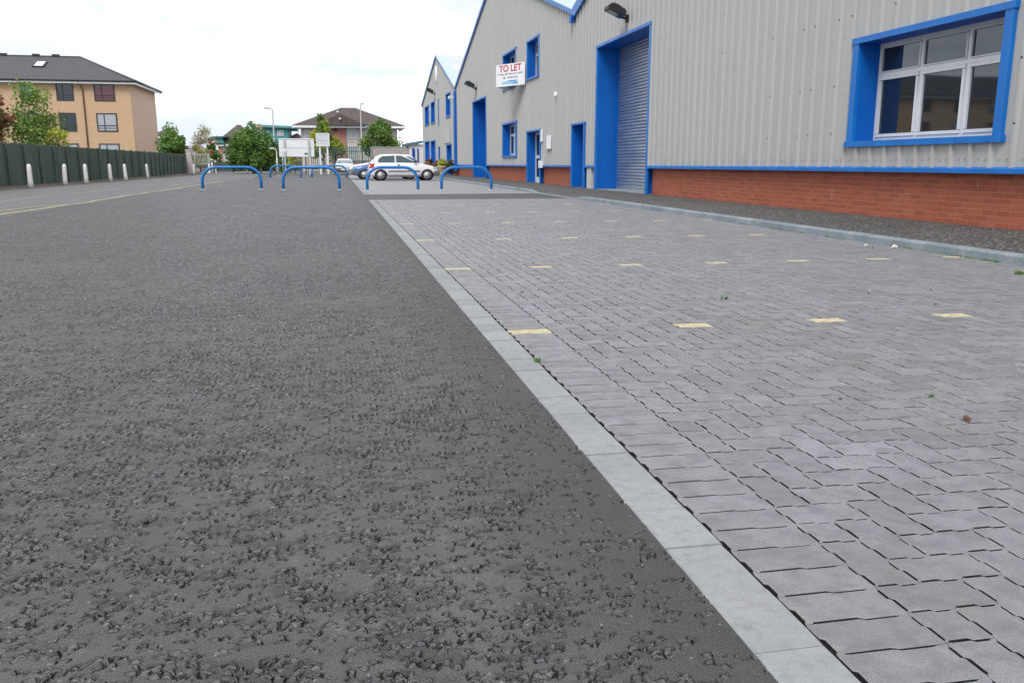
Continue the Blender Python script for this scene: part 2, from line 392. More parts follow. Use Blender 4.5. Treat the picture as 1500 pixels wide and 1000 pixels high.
def thing(name, label, cat, loc=(0, 0, 0), group=None, rz=0):
    o = bpy.data.objects.new(name, None); C.objects.link(o); o.location = loc; o.rotation_euler = (0, 0, rz); o.empty_display_size = .2
    return tag(o, label, cat, group)
def children(o): return [c for c in C.objects if c.parent == o]
def copy_tree(o, parent=None):
    ch = children(o); c = o.copy(); C.objects.link(c); c.parent = parent
    for k in ch: copy_tree(k, c)
    return c

# ------------------------------------------------------------------ the setting: ground
g_ = MB()
g_.quad((-500, -60, -.035), (500, -60, -.035), (500, 900, -.035), (-500, 900, -.035))
tag(g_.build('ground', M['ground']), kind='structure')

# rolled-asphalt yard, grid graded with distance from the near end
def graded(a, b, first, growth):
    ys = [a]; st = first
    while ys[-1] < b: ys.append(ys[-1]+st); st *= growth
    ys[-1] = b; return ys
ys = [-3, -2, -1.2, -.6, -.1]+[.3]+graded(.5, 72, .0036, 1.0038)
XA, XB = -5.25, .655
verts = []; NX = 820
def xs_at(y):
    # columns crowd towards the edging, where the stones are seen largest
    t = min(1, max(0, y)/8.0); e = 1.9-.9*t
    return [XB-(XB-XA)*((i/NX)**e) for i in range(NX+1)][::-1]
cache = None
for y in ys: verts += [(x, y, 0) for x in xs_at(y)]
W = NX+1; faces = [(j*W+i, j*W+i+1, (j+1)*W+i+1, (j+1)*W+i) for j in range(len(ys)-1) for i in range(NX)]
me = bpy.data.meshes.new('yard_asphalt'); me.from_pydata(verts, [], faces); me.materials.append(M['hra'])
me.polygons.foreach_set('use_smooth', [True]*len(faces))
o = bpy.data.objects.new('yard_asphalt', me); C.objects.link(o); tag(o, kind='structure')

rd = MB()
rd.quad((-10.4, -20, -.001), (-5.25, -20, -.001), (-5.25, 74, -.001), (-10.4, 74, -.001))
rd.quad((-10.4, 74, -.001), (-5.25, 74, -.001), (-5.25, 140, -.001), (-30, 140, -.001))
rd.quad((-5.25, 72, -.001), (9, 72, -.001), (9, 140, -.001), (-5.25, 140, -.001))
tag(rd.build('road', M['road']), kind='structure')

vg = MB()                                  # rough dirt verge under the fence
yy = -20
row = []
while yy < 72: row.append(yy); yy += .35
pv = []
for y in row:
    j = random.uniform(-.10, .10)
    for k, x in enumerate((-10.42+j*.8, -10.65+j, -11.0, -12.2)): pv.append((x-(.55 if y > 60 else 0)*max(0, (y-60)/12), y, (-.002, .05, .07, .03)[k]+random.uniform(-.02, .03)*(k > 0)))
vg.add(pv, [(j*4+i, j*4+i+1, (j+1)*4+i+1, (j+1)*4+i)[::-1] for j in range(len(row)-1) for i in range(3)], 0, True)
tag(vg.build('verge', M['dirt']), kind='structure')

def strip_line(name, pts, w, m, z=.004):
    mb = MB(); vs = []
    for i, (x, y) in enumerate(pts):
        j = random.uniform(-.012, .012); vs += [(x-w/2+j, y, z), (x+w/2+j+random.uniform(-.008, .008), y, z)]
    mb.add(vs, [(2*i, 2*i+1, 2*i+3, 2*i+2) for i in range(len(pts)-1)])
    return tag(mb.build(name, m), kind='structure')
ln = [(-5.36+.05*math.sin(y*.7)+.03*math.sin(y*2.3), y) for y in [5+.4*i for i in range(95)]]
strip_line('road_marking', ln, .10, M['yellowline'])
strip_line('road_marking', [(-5.36-.42*math.sin((y-13.8)/5.2*math.pi)**1.0, y) for y in [13.8+.2*i for i in range(27)]], .08, M['yellowline'], .007)
for a, b, dx in ((20, 24.6, 0), (25.2, 31, .02), (32.8, 36, .1), (38.2, 41, .15), (45, 48, .2), (52, 56, .3)):
    strip_line('road_marking', [(-7.22+dx+.02*math.sin(y), y) for y in [a+(b-a)*i/12 for i in range(13)]], .09, M['whiteline'])
for x, y, w, l in ((-9.2, 47, .35, 1.2), (-8.4, 43, .4, 1.0), (-9.9, 50, .3, 1.2), (-4.9, 50, .25, 2.5), (-3.9, 58, .25, 3.5), (-6.2, 34.0, .12, 5)):
    strip_line('road_marking', [(x, y+l*i/5) for i in range(6)], w, M['whiteline'], .008)

# ------------------------------------------------------------------ block paving bay
PX, PY, X0, Y0 = .0944, .1008, 1.0, .058
Y_END = 20.04; XK = 5.41
XS0, XS1 = .792, 1.0                       # soldier course beside the edging
TN = [(0, 0, .0003), (.07, .5, .0006), (.095, 1, .0033), (.50, 1, .0033), (.53, .2, .0030), (.56, -1, .0026), (.86, -1, .0026), (.90, -.6, .0005)]
TM = [(0, 0, .0006), (.09, .9, .0044), (.50, .9, .0044), (.57, -.9, .0038), (.90, -.7, .0010)]
TF = [(0, 0, .0042)]
pav = MB(); tones = []; sd = random.Random(3)
def hsh(a, b, c): return random.Random((a*73856093) ^ (b*19349663) ^ c).random()
def edge_off(kind, i, j, T, side, p):
    a = .0033*(.85+.3*hsh(i, j, kind)); k = .80+.4*hsh(i, j, kind+7)
    return [(t*p, a*c+side*w*k) for t, c, w in T]
def paver(x0, y0, nx, ny, px, py, i, j, T, mi, tone, kx=0):
    pts = []
    for q in range(nx): pts += [(x0+q*px+t, y0+o) for t, o in edge_off(1+kx, i+q, j, T, 1, px)]
    for q in range(ny): pts += [(x0+nx*px+o, y0+q*py+t) for t, o in edge_off(2+kx, i+nx, j+q, T, -1, py)]
    for q in reversed(range(nx)):
        e = edge_off(1+kx, i+q, j+ny, T, -1, px); e2 = e[1:][::-1]
        pts += [(x0+(q+1)*px, y0+ny*py+e[0][1])]+[(x0+q*px+t, y0+ny*py+o) for t, o in e2]
    for q in reversed(range(ny)):
        e = edge_off(2+kx, i, j+q, T, 1, py)
        pts += [(x0+e[0][1], y0+(q+1)*py)]+[(x0+o, y0+q*py+t) for t, o in e[1:][::-1]]
    n = len(pts); cx, cy = x0+nx*px/2, y0+ny*py/2
    fx, fy = 1-.0022/(nx*px/2), 1-.0022/(ny*py/2)
    dz = sd.gauss(0, .0002); tx, ty = sd.gauss(0, .0026), sd.gauss(0, .0026)
    Z = lambda x, y: dz+tx*(x-cx)+ty*(y-cy)
    top = [(cx+(x-cx)*fx, cy+(y-cy)*fy, Z(x, y)) for x, y in pts]
    mid = [(x, y, Z(x, y)-.0014) for x, y in pts]
    bot = [(x, y, -.016) for x, y in pts]
    k = len(pav.v); pav.v += top+mid+bot
    pav.f.append(tuple(range(k, k+n))); pav.m.append(mi); pav.sm.append(False); tones.append(tone)
    for a in (0, n):
        for q in range(n):
            r = (q+1) % n
            pav.f.append((k+a+r, k+a+q, k+a+n+q, k+a+n+r)); pav.m.append(mi if a == 0 else 2); pav.sm.append(False); tones.append(tone)
NXC = int((XK-X0)/PX+.5); NYC = int((Y_END-Y0)/PY)
YROWS = [39+26*k for k in range(6)]
def yellow(i, j):
    if j not in YROWS: return False
    off = 7 if (YROWS.index(j) % 2 == 0) else 5
    return i >= 5 and (i-off) % 8 == 0
for j in range(-14, NYC+1):
    T = TN if j < 34 else (TM if j < 85 else TF)
    y = Y0+j*PY
    yl = j in YROWS
    paver(XS0, y, 1, 1, XS1-XS0, PY, 900, j, [(t, c, w) for t, c, w in T] if T is TF else T, 1 if yl else 0, min(1, max(0, sd.gauss(.52, .16))), 20)
    for i in range(NXC):
        d = (i-j) % 4; x = X0+i*PX
        tone = min(1, max(0, sd.gauss(.5, .22)))
        if d == 0:
            n = 2 if i+1 < NXC else 1
            paver(x, y, n, 1, PX, PY, i, j, T, 1 if yellow(i, j) else 0, tone)
        elif d == 1 and i == 0: paver(x, y, 1, 1, PX, PY, i, j, T, 0, tone)
        elif d == 3:
            n = 2 if j+1 <= NYC else 1
            paver(x, y, 1, n, PX, PY, i, j, T, 0, tone)
        elif d == 2 and j == -14: paver(x, y, 1, 1, PX, PY, i, j, T, 0, tone)
pav.tone = tones
tag(pav.build('block_paving', [M['paver'], M['yellowpaver'], M['sand']]), kind='structure')
YP0, YP1 = Y0-14*PY, Y0+(NYC+1)*PY
sb = MB(); sb.quad((.66, YP0, -.011), (XK+.02, YP0, -.011), (XK+.02, YP1, -.011), (.66, YP1, -.011))
tag(sb.build('paving_bed', M['sand']), kind='structure')

# concrete edging strip, one flat unit after another
ed = MB(); edt = []
def edging(y0, y1, pitch):
    y = y0; k = 0
    while y < y1-.05:
        e = min(y+pitch, y1)-(random.choice([.0016, .003, .0045]) if pitch < .5 else .004); n = 5 if y < 8 else 1
        js = [random.uniform(-.005, .004) if 0 < q < n else random.uniform(-.002, .002) for q in range(n+1)]
        vs = []; tone = min(1, max(0, random.gauss(.5, .33))); sh = random.uniform(-.0015, .0015); tl = random.uniform(-.0015, .0015)
        for q in range(n+1):
            yq = y+(e-y)*q/n; xl = .656+js[q]+sh
            zz = .0012+.0012*math.sin(k*2.3)+tl*(q/n-.5)
            en = .0012 if q in (0, n) else 0
            vs += [(xl-.004, yq, -.02), (xl, yq, zz-.003-en), (xl+.006, yq, zz-en), (.7835+sh, yq, zz-en), (.7885+sh, yq, zz-.004-en), (.789+sh, yq, -.02)]
        fs = [(q*6+i, q*6+i+1, (q+1)*6+i+1, (q+1)*6+i)[::-1] for q in range(n) for i in range(5)]+[(0, 1, 2, 3, 4, 5), tuple(range(n*6, n*6+6))[::-1]]
        ed.add(vs, fs); edt.extend([tone]*len(fs))
        y += pitch; k += 1
edging(-1.26, YP1, .205); edging(23.6, 62, .82); ed.tone = edt
tag(ed.build('edging_strip', M['edging']), kind='structure')

# asphalt crossing in front of the roller door, further paved bays
cr = MB(); cr.quad((.63, YP1+.002, .002), (5.62, YP1+.002, .002), (5.62, 23.6, .002), (.63, 23.6, .002))
cr.add([(.63, YP1, .002), (5.62, YP1, .002), (5.62, YP1, -.03), (.63, YP1, -.03)], [(0, 1, 2, 3)])
tag(cr.build('asphalt_crossing', M['crossing']), kind='structure')
def mat_farpaving():
    m = mat_brick('far_block_paving', (.30, .295, .308), (.25, .247, .26), (.12, .12, .12), bw=.2, bh=.1, ms=.008, axes='xy', bumpy=.3, rough=.62)
    return m
fp = MB(); fp.quad((.7885, 23.604, .0), (XK+.02, 23.604, .0), (XK+.02, 72, .0), (.7885, 72, .0))
tag(fp.build('far_paving', mat_farpaving()), kind='structure')

# kerb with dropped section at the crossing, and the asphalt footway behind it
def drop(y):
    if y < 18.9: return 1.
    if y < 19.9: return 1-(y-18.9)/1.0*.82
    if y < 23.7: return .18
    if y < 24.7: return .18+(y-23.7)*.82
    return 1.
KH = .078
kb = MB(); y = -1.5; k = 0
while y < 62:
    e = y+.915-.006; n = 2 if not 17.5 < y < 25.5 else 5
    prof = [(0, -.02), (0, .80), (.008, .94), (.022, 1.0), (.118, 1.0), (.124, .96), (.124, -.2)]
    vs = []; jx = random.uniform(-.004, .004)
    for q in range(n+1):
        yq = y+(e-y)*q/n; hh = KH*drop(yq)+.004
        for px_, pz in prof: vs.append((XK+px_+jx, yq, pz*hh if pz > 0 else pz*.2-.01))
    P_ = len(prof)
    kb.add(vs, [(q*P_+i, q*P_+i+1, (q+1)*P_+i+1, (q+1)*P_+i)[::-1] for q in range(n) for i in range(P_-1)]+[tuple(range(P_)), tuple(range(n*P_, (n+1)*P_))[::-1]])
    y += .915; k += 1
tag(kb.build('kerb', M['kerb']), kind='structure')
XW = 7.42                                   # cladding face
pm = MB(); gy = [-3+.4*i for i in range(220)]; gx = [XK+.118, XK+.35, XK+.7, XK+1.1, XK+1.6, 8.3]
vs = []
for y in gy:
    for i, x in enumerate(gx):
        f = max(0, 1-(x-gx[0])/1.1); z = (KH*drop(y)+.002)*f+KH*(1-f)+.0045*math.sin(x*3+y*1.7)*(i > 0)
        vs.append((x, y, z))
pm.add(vs, [(j*6+i, j*6+i+1, (j+1)*6+i+1, (j+1)*6+i) for j in range(len(gy)-1) for i in range(5)], 0, True)
tag(pm.build('pavement', M['pave']), kind='structure')
GZ = KH

# ------------------------------------------------------------------ warehouses
def cladding(mb, Ya, Yb, ztop, zbot, openings, pitch=.333, screws=True):
    prof = [(0, 0), (.122, 0), (.138, -.040), (.178, -.040), (.194, 0)]
    ks = []
    k0 = math.floor(Ya/pitch); k = k0
    while k*pitch < Yb:
        ks += [(k*pitch+a, b) for a, b in prof]; k += 1
    ks.append((k*pitch, 0))
    def off(y):
        t = y-math.floor(y/pitch)*pitch
        q = prof+[(pitch, 0)]
        for (a, b), (c, d) in zip(q, q[1:]):
            if a <= t <= c: return b+(d-b)*(t-a)/(c-a)
        return 0
    br = sorted(set([round(y, 4) for y, _ in ks if Ya < y < Yb]+[Ya, Yb]+[round(q, 4) for op in openings for q in op[:2] if Ya < q < Yb]))
    for a, b in zip(br, br[1:]):
        if b-a < 1e-4: continue
        m = (a+b)/2; segs = [(zbot, None)]
        cuts = sorted([(op[2], op[3]) for op in openings if op[0] < m < op[1]])
        z = zbot; iv = []
        for c0, c1 in cuts:
            if c0 > z: iv.append((z, c0, z, c0))
            z = max(z, c1)
        iv.append((z, ztop(a), z, ztop(b)))
        xa, xb = XW+off(a+1e-5), XW+off(b-1e-5)
        for a0, a1, b0, b1 in iv:
            mb.quad((xa, a, a0), (xa, a, a1), (xb, b, b1), (xb, b, b0))
    if screws:
        for k in range(k0, int(Yb/pitch)):
            for z in (.86, 2.62, 4.4, 6.1):
                for dy in (.03, .26):
                    if dy == .26 and z > 1: continue
                    y = k*pitch+dy
                    if Ya < y < Yb and z < ztop(y)-.2 and not any(op[0]-.2 < y < op[1]+.2 and op[2]-.1 < z < op[3]+.1 for op in openings):
                        zz = z+random.uniform(-.006, .006)
                        mb.box(XW-.006, XW+.002, y-.011, y+.011, zz-.011, zz+.011, 1)
                y = k*pitch+.16
                if hsh(k, 1, 5) < .25:
                    for z in (1.25, 1.95, 2.9, 3.6, 4.9):
                        if Ya < y < Yb and z < ztop(y)-.2 and not any(op[0]-.2 < y < op[1]+.2 and op[2]-.1 < z < op[3]+.1 for op in openings):
                            mb.box(XW-.046, XW-.038, y-.009, y+.009, z-.009, z+.009, 1)

def flash(par, Ya, Yb, z0, z1, fl=.12, pr=.05, depth=.3, bottom=True, tops=None):
    """blue flashing round an opening (Ya..Yb are its outer bounds) and the deep reveal behind it"""
    a, b, c, d = Ya+fl, Yb-fl, z0+(fl*.55 if bottom else 0), z1-fl*.6
    x0 = XW-pr
    m = MB()
    m.box(x0, XW+.004, Ya, a, z0, d); m.box(x0, XW+.004, b, Yb, z0, d)
    m.box(x0-.012, XW+.004, Ya-.02, Yb+.02, d, z1)
    if bottom: m.box(x0-.02, XW+.004, Ya-.03, Yb+.03, z0-.005, c)
    m.build('flashing', M['blue_trim'], par)
    r = MB(); X1 = XW+depth+.06
    r.box(XW+.004, X1, a-.012, a, c, d); r.box(XW+.004, X1, b, b+.012, c, d)
    r.box(XW+.004, X1, a-.012, b+.012, d, d+.012)
    if bottom: r.box(XW+.004, X1, a-.012, b+.012, c-.012, c)
    r.build('reveal', M['blue'], par)
    return a, b, c, d

def glazing(par, a, b, c, d, X, cols=3, split=.68, glass='glass'):
    fr = MB(); t = .055
    fr.box(X, X+.07, a, b, c, c+t); fr.box(X, X+.07, a, b, d-t, d); fr.box(X, X+.07, a, a+t, c+t, d-t); fr.box(X, X+.07, b-t, b, c+t, d-t)
    zm = c+(d-c)*split
    ws = (b-a-2*t); cw = ws/cols
    fr.box(X-.004, X+.066, a+t, b-t, zm-t/2, zm+t/2)
    for k in range(1, cols): fr.box(X+.003, X+.068, a+t+cw*k-t/2, a+t+cw*k+t/2, c+t, d-t)
    fr.build('frame', M['alu'], par)
    for k in range(cols):
        y0, y1 = a+t+cw*k+(t/2 if k else 0), a+t+cw*(k+1)-(t/2 if k < cols-1 else 0)
        for z0, z1, s in ((c+t, zm-t/2, .05), (zm+t/2, d-t, .022)):
            sash = MB()
            for q in ((y0, y1, z0, z0+s), (y0, y1, z1-s, z1), (y0, y0+s, z0+s, z1-s), (y1-s, y1, z0+s, z1-s)): sash.box(X-.016, X+.04, *[q[0]+.004, q[1]-.004, q[2]+.004, q[3]-.004])
            sash.build('sash', M['alu'], par)
            p = MB(); e = random.uniform(-.004, .004)
            p.box(X+.012, X+.024, y0+s-.006, y1-s+.006, z0+s-.006, z1-s+.006); p.build('pane', M[glass], par)

def window_unit(wh, Ya, Yb, z0, z1, cols=3, fl=.12, depth=.30, glass='glass'):
    w = bpy.data.objects.new('window', None); C.objects.link(w); w.parent = wh
    w.location = Vector((XW, (Ya+Yb)/2, z0))-wh.location
    a, b, c, d = flash(w, Ya, Yb, z0, z1, fl, depth=depth)
    glazing(w, a, b, c, d, XW+depth, cols, glass=glass)
    return w

def sub(par, name, loc):
    e = bpy.data.objects.new(name, None); C.objects.link(e); e.parent = par; e.location = Vector(loc)-par.location; return e

def floodlight(wh, y, z, sc=1.0, droop=35):
    f = sub(wh, 'floodlight', (XW-.05, y, z))
    b = MB(); b.box(-.06, .05, -.05, .05, -.09, .09); b.tube([(-.05, 0, 0), (-.16*sc, 0, .02), (-.22*sc, 0, .07)], .022*sc+.006, 6)
    o = b.build('bracket', M['black'], f, False)
    h = MB()
    pr = [(-.24, -.03), (-.20, .07), (-.05, .12), (.22, .10), (.25, .04), (.25, -.05), (-.20, -.09)]
    h.prism([(x*sc, -.20*sc, z_*sc) for x, z_ in pr], (0, .40*sc, 0))
    for q in range(5): h.box((-.12+.07*q)*sc, (-.105+.07*q)*sc, -.16*sc, .16*sc, .10*sc, .145*sc)
    o = h.build('lamp_head', M['black'], f, False); o.location = (-.34*sc, 0, .18*sc); o.rotation_euler = (0, R(droop), 0)
    g2 = MB(); g2.prism([(-.17*sc, -.17*sc, -.092*sc), (-.17*sc, .17*sc, -.092*sc), (.22*sc, .17*sc, -.056*sc), (.22*sc, -.17*sc, -.056*sc)], (0, 0, -.01))
    g2.build('lens', M['carglass'], o, False)
    return f

def roof(wh, Ya, Yp, Yb, ze_a, zp, ze_b, depth=46, front=.06):
    X1 = XW+depth
    for (ya, za, yb, zb) in ((Ya, ze_a, Yp, zp), (Yp, zp, Yb, ze_b)):
        r = MB(); r.prism([(XW-front+.02, ya, za+.03), (XW-front+.02, yb, zb+.03), (XW-front+.02, yb, zb+.15), (XW-front+.02, ya, za+.15)], (depth, 0, 0)); r.build('roof', M['roofsheet'], wh)
        near = ya < 0 or (ya < 20 and za > zb)
        lo_ = -.14 if near else .02
        v = MB(); v.prism([(XW-front-.05, ya, za+lo_), (XW-front-.05, yb, zb+lo_), (XW-front-.05, yb, zb+.16), (XW-front-.05, ya, za+.16)], (.065, 0, 0))
        # folded cap lying on the roof edge
        v.prism([(XW-front-.055, ya, za+.163), (XW-front-.055, yb, zb+.163), (XW-front-.055, yb, zb+.185), (XW-front-.055, ya, za+.185)], (.75, 0, 0), 1)
        v.build('verge_trim', [M['blue_trim'], M['verge']], wh)

# --- near and middle gables: one long shed
wh = thing('warehouse', 'grey profiled-metal warehouse with twin gables, blue trimmed openings and low red brick base', 'warehouse', (XW, 25, 0))
V1, V2, VZ = 27.15, 55.0, 5.33
P0, PM, PZ = 13.2, 41.1, 9.25
YA = -.8
def zt_main(y):
    if y < P0: return VZ+(PZ-VZ)*(y-YA)/(P0-YA)
    if y < V1: return PZ+(VZ-PZ)*(y-P0)/(V1-P0)
    if y < PM: return VZ+(PZ-VZ)*(y-V1)/(PM-V1)
    return PZ+(VZ-PZ)*(y-PM)/(V2-PM)
ZD0, ZD1 = .700, .762
WIN = (8.66, 11.72, 1.055, 2.57)
SH = (20.15, 24.62, 0, 4.10)
PD1 = (25.72, 27.25, 0, 2.06); PD2 = (31.6, 34.0, 0, 2.07)
WL = (36.05, 39.2, 1.09, 2.58); WU = (31.92, 34.05, 3.97, 5.45); WU2 = (36.1, 39.1, 3.99, 5.52)
BD = (43.6, 48.05, 0, 4.14)
ops = [(a+.1, b-.1, c+.03, d-.03) for a, b, c, d in (WIN, WL, WU, WU2)]+[(a+.05, b-.05, c, d-.03) for a, b, c, d in (SH, PD1, PD2, BD)]
cl = MB(); cladding(cl, YA, V2-.02, zt_main, ZD1, ops)
cl.build('cladding', [M['clad'], M['steel']], wh)
doors = [SH, PD1, PD2, BD]
edges = [YA]+[q for d in doors for q in d[:2]]+[V2]
bk = MB(); dr = MB()
for a, b in zip(edges[::2], edges[1::2]):
    x = XW+.10; a2, b2 = a+(.0 if a == YA else .02), b-(.0 if b == V2 else .02)
    js = [a2]+[q for q in (17.0, 5.1) if a2 < q < b2]+[b2]; js.sort()
    for c, d in zip(js, js[1:]): q = MB(); q.box(x, x+.3, c+.006, d-.006, .0, ZD0+.04); q.build('brick_base', M['brick'], wh)
    dr.prism([(XW-.055, a2, ZD0), (XW-.055, a2, ZD0+.052), (XW-.008, a2, ZD1+.012), (XW+.11, a2, ZD1+.012), (XW+.11, a2, ZD0+.02), (XW-.035, a2, ZD0)], (0, b2-a2, 0))
mj = MB(); mj.box(XW+.104, XW+.2, 16.994, 17.006, .05, ZD0); mj.build('movement_joint', M['dark'], wh)
dr.build('drip_trim', M['blue_trim'], wh)
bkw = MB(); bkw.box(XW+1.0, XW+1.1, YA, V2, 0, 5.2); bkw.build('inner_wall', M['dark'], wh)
roof(wh, YA, P0, V1, VZ, PZ, VZ); roof(wh, V1, PM, V2, VZ, PZ, VZ)
window_unit(wh, *WIN, 3, .135)
window_unit(wh, *WL, 3, .12); window_unit(wh, *WU, 2, .12); window_unit(wh, *WU2, 3, .12)
# roller door
rdr = sub(wh, 'roller_door', (XW, 22.4, 0))
a, b, c, d = flash(rdr, *SH, .12, .05, .70, False)
sl = MB(); X = XW+.62; z = GZ+.06; p = .085
while z < d-.02:
    e = min(z+p, d)
    prof = [(0, 0), (-.014, .012), (-.020, .032), (-.019, .050), (-.010, .070), (.004, .078), (.006, .085)]
    sl.add([(X+x_, y_, z+z_) for y_ in (a+.01, b-.01) for x_, z_ in prof], [(i, i+1, 7+i+1, 7+i)[::-1] for i in range(6)], 0, True)
    z += p
def mat_shutter():
    m, nt, bb = newmat('silver_shutter_slats'); g = G(nt); o_ = g.obj()
    g.l(g.mix(g.ramp(g.noise(g.mapv(o_, (1, .4, 3)), 2, 4), .3, .7), (.30, .345, .41), (.44, .48, .54)), bb.inputs['Base Color'])
    bb.inputs['Metallic'].default_value = .75; bb.inputs['Roughness'].default_value = .33
    return m
sl.build('curtain', mat_shutter(), rdr)
bb_ = MB(); bb_.bevbox(X-.03, X+.03, a+.01, b-.01, GZ-.02, GZ+.065, .006); bb_.build('bottom_bar', M['steel'], rdr)
for y_ in (a, b-.06): gd = MB(); gd.box(X-.07, X+.02, y_, y_+.06, GZ-.02, d); gd.build('guide', M['blue'], rdr)
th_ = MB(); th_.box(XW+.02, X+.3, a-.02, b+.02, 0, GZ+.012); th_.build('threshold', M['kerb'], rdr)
# personnel door near the shutter (blue leaf) and glazed entrance
d1 = sub(wh, 'door', (XW, 26.5, 0)); a, b, c, d = flash(d1, *PD1, .10, .05, .42, False)
lf = MB(); lf.box(XW+.36, XW+.41, a, b, GZ-.01, d); lf.build('leaf', M['blue'], d1)
hd = MB(); hd.tube([(XW+.36, a+.12, 1.05), (XW+.30, a+.12, 1.05), (XW+.30, a+.24, 1.05)], .012, 6); hd.build('handle', M['steel'], d1)
d2 = sub(wh, 'door', (XW, 32.8, 0)); a, b, c, d = flash(d2, *PD2, .10, .05, .36, False)
lf = MB(); X = XW+.30
for q in ((a, b, GZ-.01, GZ+.22), (a, b, d-.09, d), (a, a+.09, GZ, d), (b-.09, b, GZ, d), (a, b, 1.02, 1.14), ((a+b)/2-.06, (a+b)/2+.06, GZ, d)): lf.box(X+random.uniform(0, .004), X+.06, *q)
lf.build('leaf', M['alu'], d2)
for y0, y1 in ((a+.09, (a+b)/2-.06), ((a+b)/2+.06, b-.09)):
    for z0, z1 in ((GZ+.22, 1.02), (1.14, d-.09)):
        p_ = MB(); p_.box(X+.02, X+.035, y0, y1, z0, z1); p_.build('pane', M['glass'], d2)
hd = MB(); hd.tube([(X, a+.16, .85), (X-.05, a+.16, .85), (X-.05, a+.16, 1.3), (X, a+.16, 1.3)], .014, 6); hd.build('handle', M['steel'], d2)
# tall blue opening of the middle gable
d3 = sub(wh, 'tall_door', (XW, 45.8, 0)); a, b, c, d = flash(d3, *BD, .12, .05, .75, False)
lf = MB(); lf.box(XW+.62, XW+.68, a, b, GZ-.01, d)
for k in range(1, 5): lf.box(XW+.60, XW+.62, a+(b-a)*k/5-.03, a+(b-a)*k/5+.03, GZ, d)
lf.build('leaf', M['blue'], d3)
# small fixtures on the wall
pl = MB(); pl.box(XW-.01, XW+.16, 25.02, 25.5, GZ-.02, ZD0+.03); pl.build('corner_post', M['greypost'], wh)
bx = MB(); bx.bevbox(XW-.10, XW-.02, 29.95, 30.4, 1.32, 1.78, .015); bx.build('meter_box', M['white'], wh)
bx = MB(); bx.bevbox(XW-.09, XW-.05, 31.15, 31.4, 1.6, 2.03, .012); bx.build('notice_plate', M['white'], wh)
bx = MB(); bx.lathe([(.05, 0), (.10, .03), (.10, .08), (.06, .11)], (0, 0, 0), 'x', 12)
bo = bx.build('alarm_light', M['white'], wh, False); bo.location = Vector((XW-.13, 29.2, 3.1))-wh.location
bx = MB(); bx.bevbox(XW-.11, XW-.03, 31.15, 31.4, .66, .9, .01); bx.bevbox(XW-.12, XW-.03, 31.48, 31.56, .66, .92, .01); bx.build('socket_box', M['white'], wh)
floodlight(wh, 21.9, 4.42, 1.0, 28); floodlight(wh, 46.6, 4.72, 1.1, 28)
# soffit of small blue items under the valley: hopper
hp = MB(); hp.prism([(XW-.16, V1-.16, VZ-.02), (XW-.16, V1+.16, VZ-.02), (XW-.16, V1+.10, VZ-.22), (XW-.16, V1-.10, VZ-.22)], (.13, 0, 0)); hp.build('gutter_end', M['blue'], wh)

# --- far gable unit
wf = thing('warehouse', 'farthest grey gabled warehouse with blue shuttered windows and pale roof', 'warehouse', (XW, 65, 0))
V3, PF, PFZ, VZF = 77.0, 65.4, 8.45, 5.62
def zt_far(y): return VZ+(PFZ-VZ)*(y-V2)/(PF-V2) if y < PF else PFZ+(VZF-PFZ)*(y-PF)/(V3-PF)
U1 = (71.3, 74.5, 3.92, 5.48); U2 = (66.8, 69.7, 3.88, 5.52); US = (64.1, 64.7, 3.6, 5.44); U4 = (57.5, 60.0, 3.88, 5.45)
L1 = (71.3, 74.9, .76, 2.65); L2 = (66.8, 70.2, .76, 2.6); LS = (64.0, 64.9, 0, 2.05); LD = (57.3, 60.0, 0, 2.10)
fo = [(a+.1, b-.1, c+(.03 if c else 0), d-.03) for a, b, c, d in (U1, U2, U4, L1, L2)]+[(a+.05, b-.05, c, d-.03) for a, b, c, d in (US, LS, LD)]
cl = MB(); cladding(cl, V2+.02, V3, zt_far, .60, fo, screws=False); cl.build('cladding', M['clad'], wf)
sdw = MB(); sdw.quad((XW, V3, 0), (XW+46, V3, 0), (XW+46, V3, VZF), (XW, V3, VZF)); sdw.build('side_wall', M['clad'], wf)
for c, d in ((V2+.02, LD[0]), (LD[1], LS[0]), (LS[1], V3-.05)): bk = MB(); bk.box(XW+.05, XW+.3, c, d, 0, .6); bk.build('brick_base', M['brick'], wf)
roof(wf, V2, PF, V3, VZ, PFZ, VZF)
for u in (U1, U2, U4, L1, L2):
    w = sub(wf, 'window', (XW, (u[0]+u[1])/2, u[2])); a, b, c, d = flash(w, *u, .16, .06, .25)
    s_ = MB(); s_.box(XW+.16, XW+.2, a, b, c, d)
    for q in range(6): s_.box(XW+.145, XW+.16, a, b, c+(d-c)*q/6+.02, c+(d-c)*(q+1)/6-.02)
    s_.build('shutter', M['blue'], w)
w = sub(wf, 'window', (XW, 64.4, 3.6)); a, b, c, d = flash(w, *US, .08, .05, .2); s_ = MB(); s_.box(XW+.15, XW+.2, a, b, c, d); s_.build('shutter', M['blue'], w)
for u in (LS, LD):
    w = sub(wf, 'door', (XW, (u[0]+u[1])/2, 0)); a, b, c, d = flash(w, *u, .12, .05, .3, False); s_ = MB(); s_.box(XW+.2, XW+.25, a, b, GZ-.02, d); s_.build('leaf', M['blue'], w)
    if u is LD:
        s_ = MB(); s_.box(XW+.18, XW+.197, a+.8, b-.9, 1.2, 1.5); s_.build('notice', M['white'], w)
lv = MB(); lv.lathe([(.0, -.09), (.40, -.09), (.42, -.05), (.42, 0)], (0, 0, 0), 'x', 20); o = lv.build('vent_louvre', M['white'], wf, False); o.location = Vector((XW-.0, 65.5, 7.25))-wf.location; o.scale = (1, 1.1, 1.5)
sp = MB(); sp.box(XW-.06, XW-.035, 58.0, 61.0, 2.2, 3.1); sp.build('name_plate', M['greypost'], wf)
floodlight(wf, 66.5, 5.95, 1.2, 28)
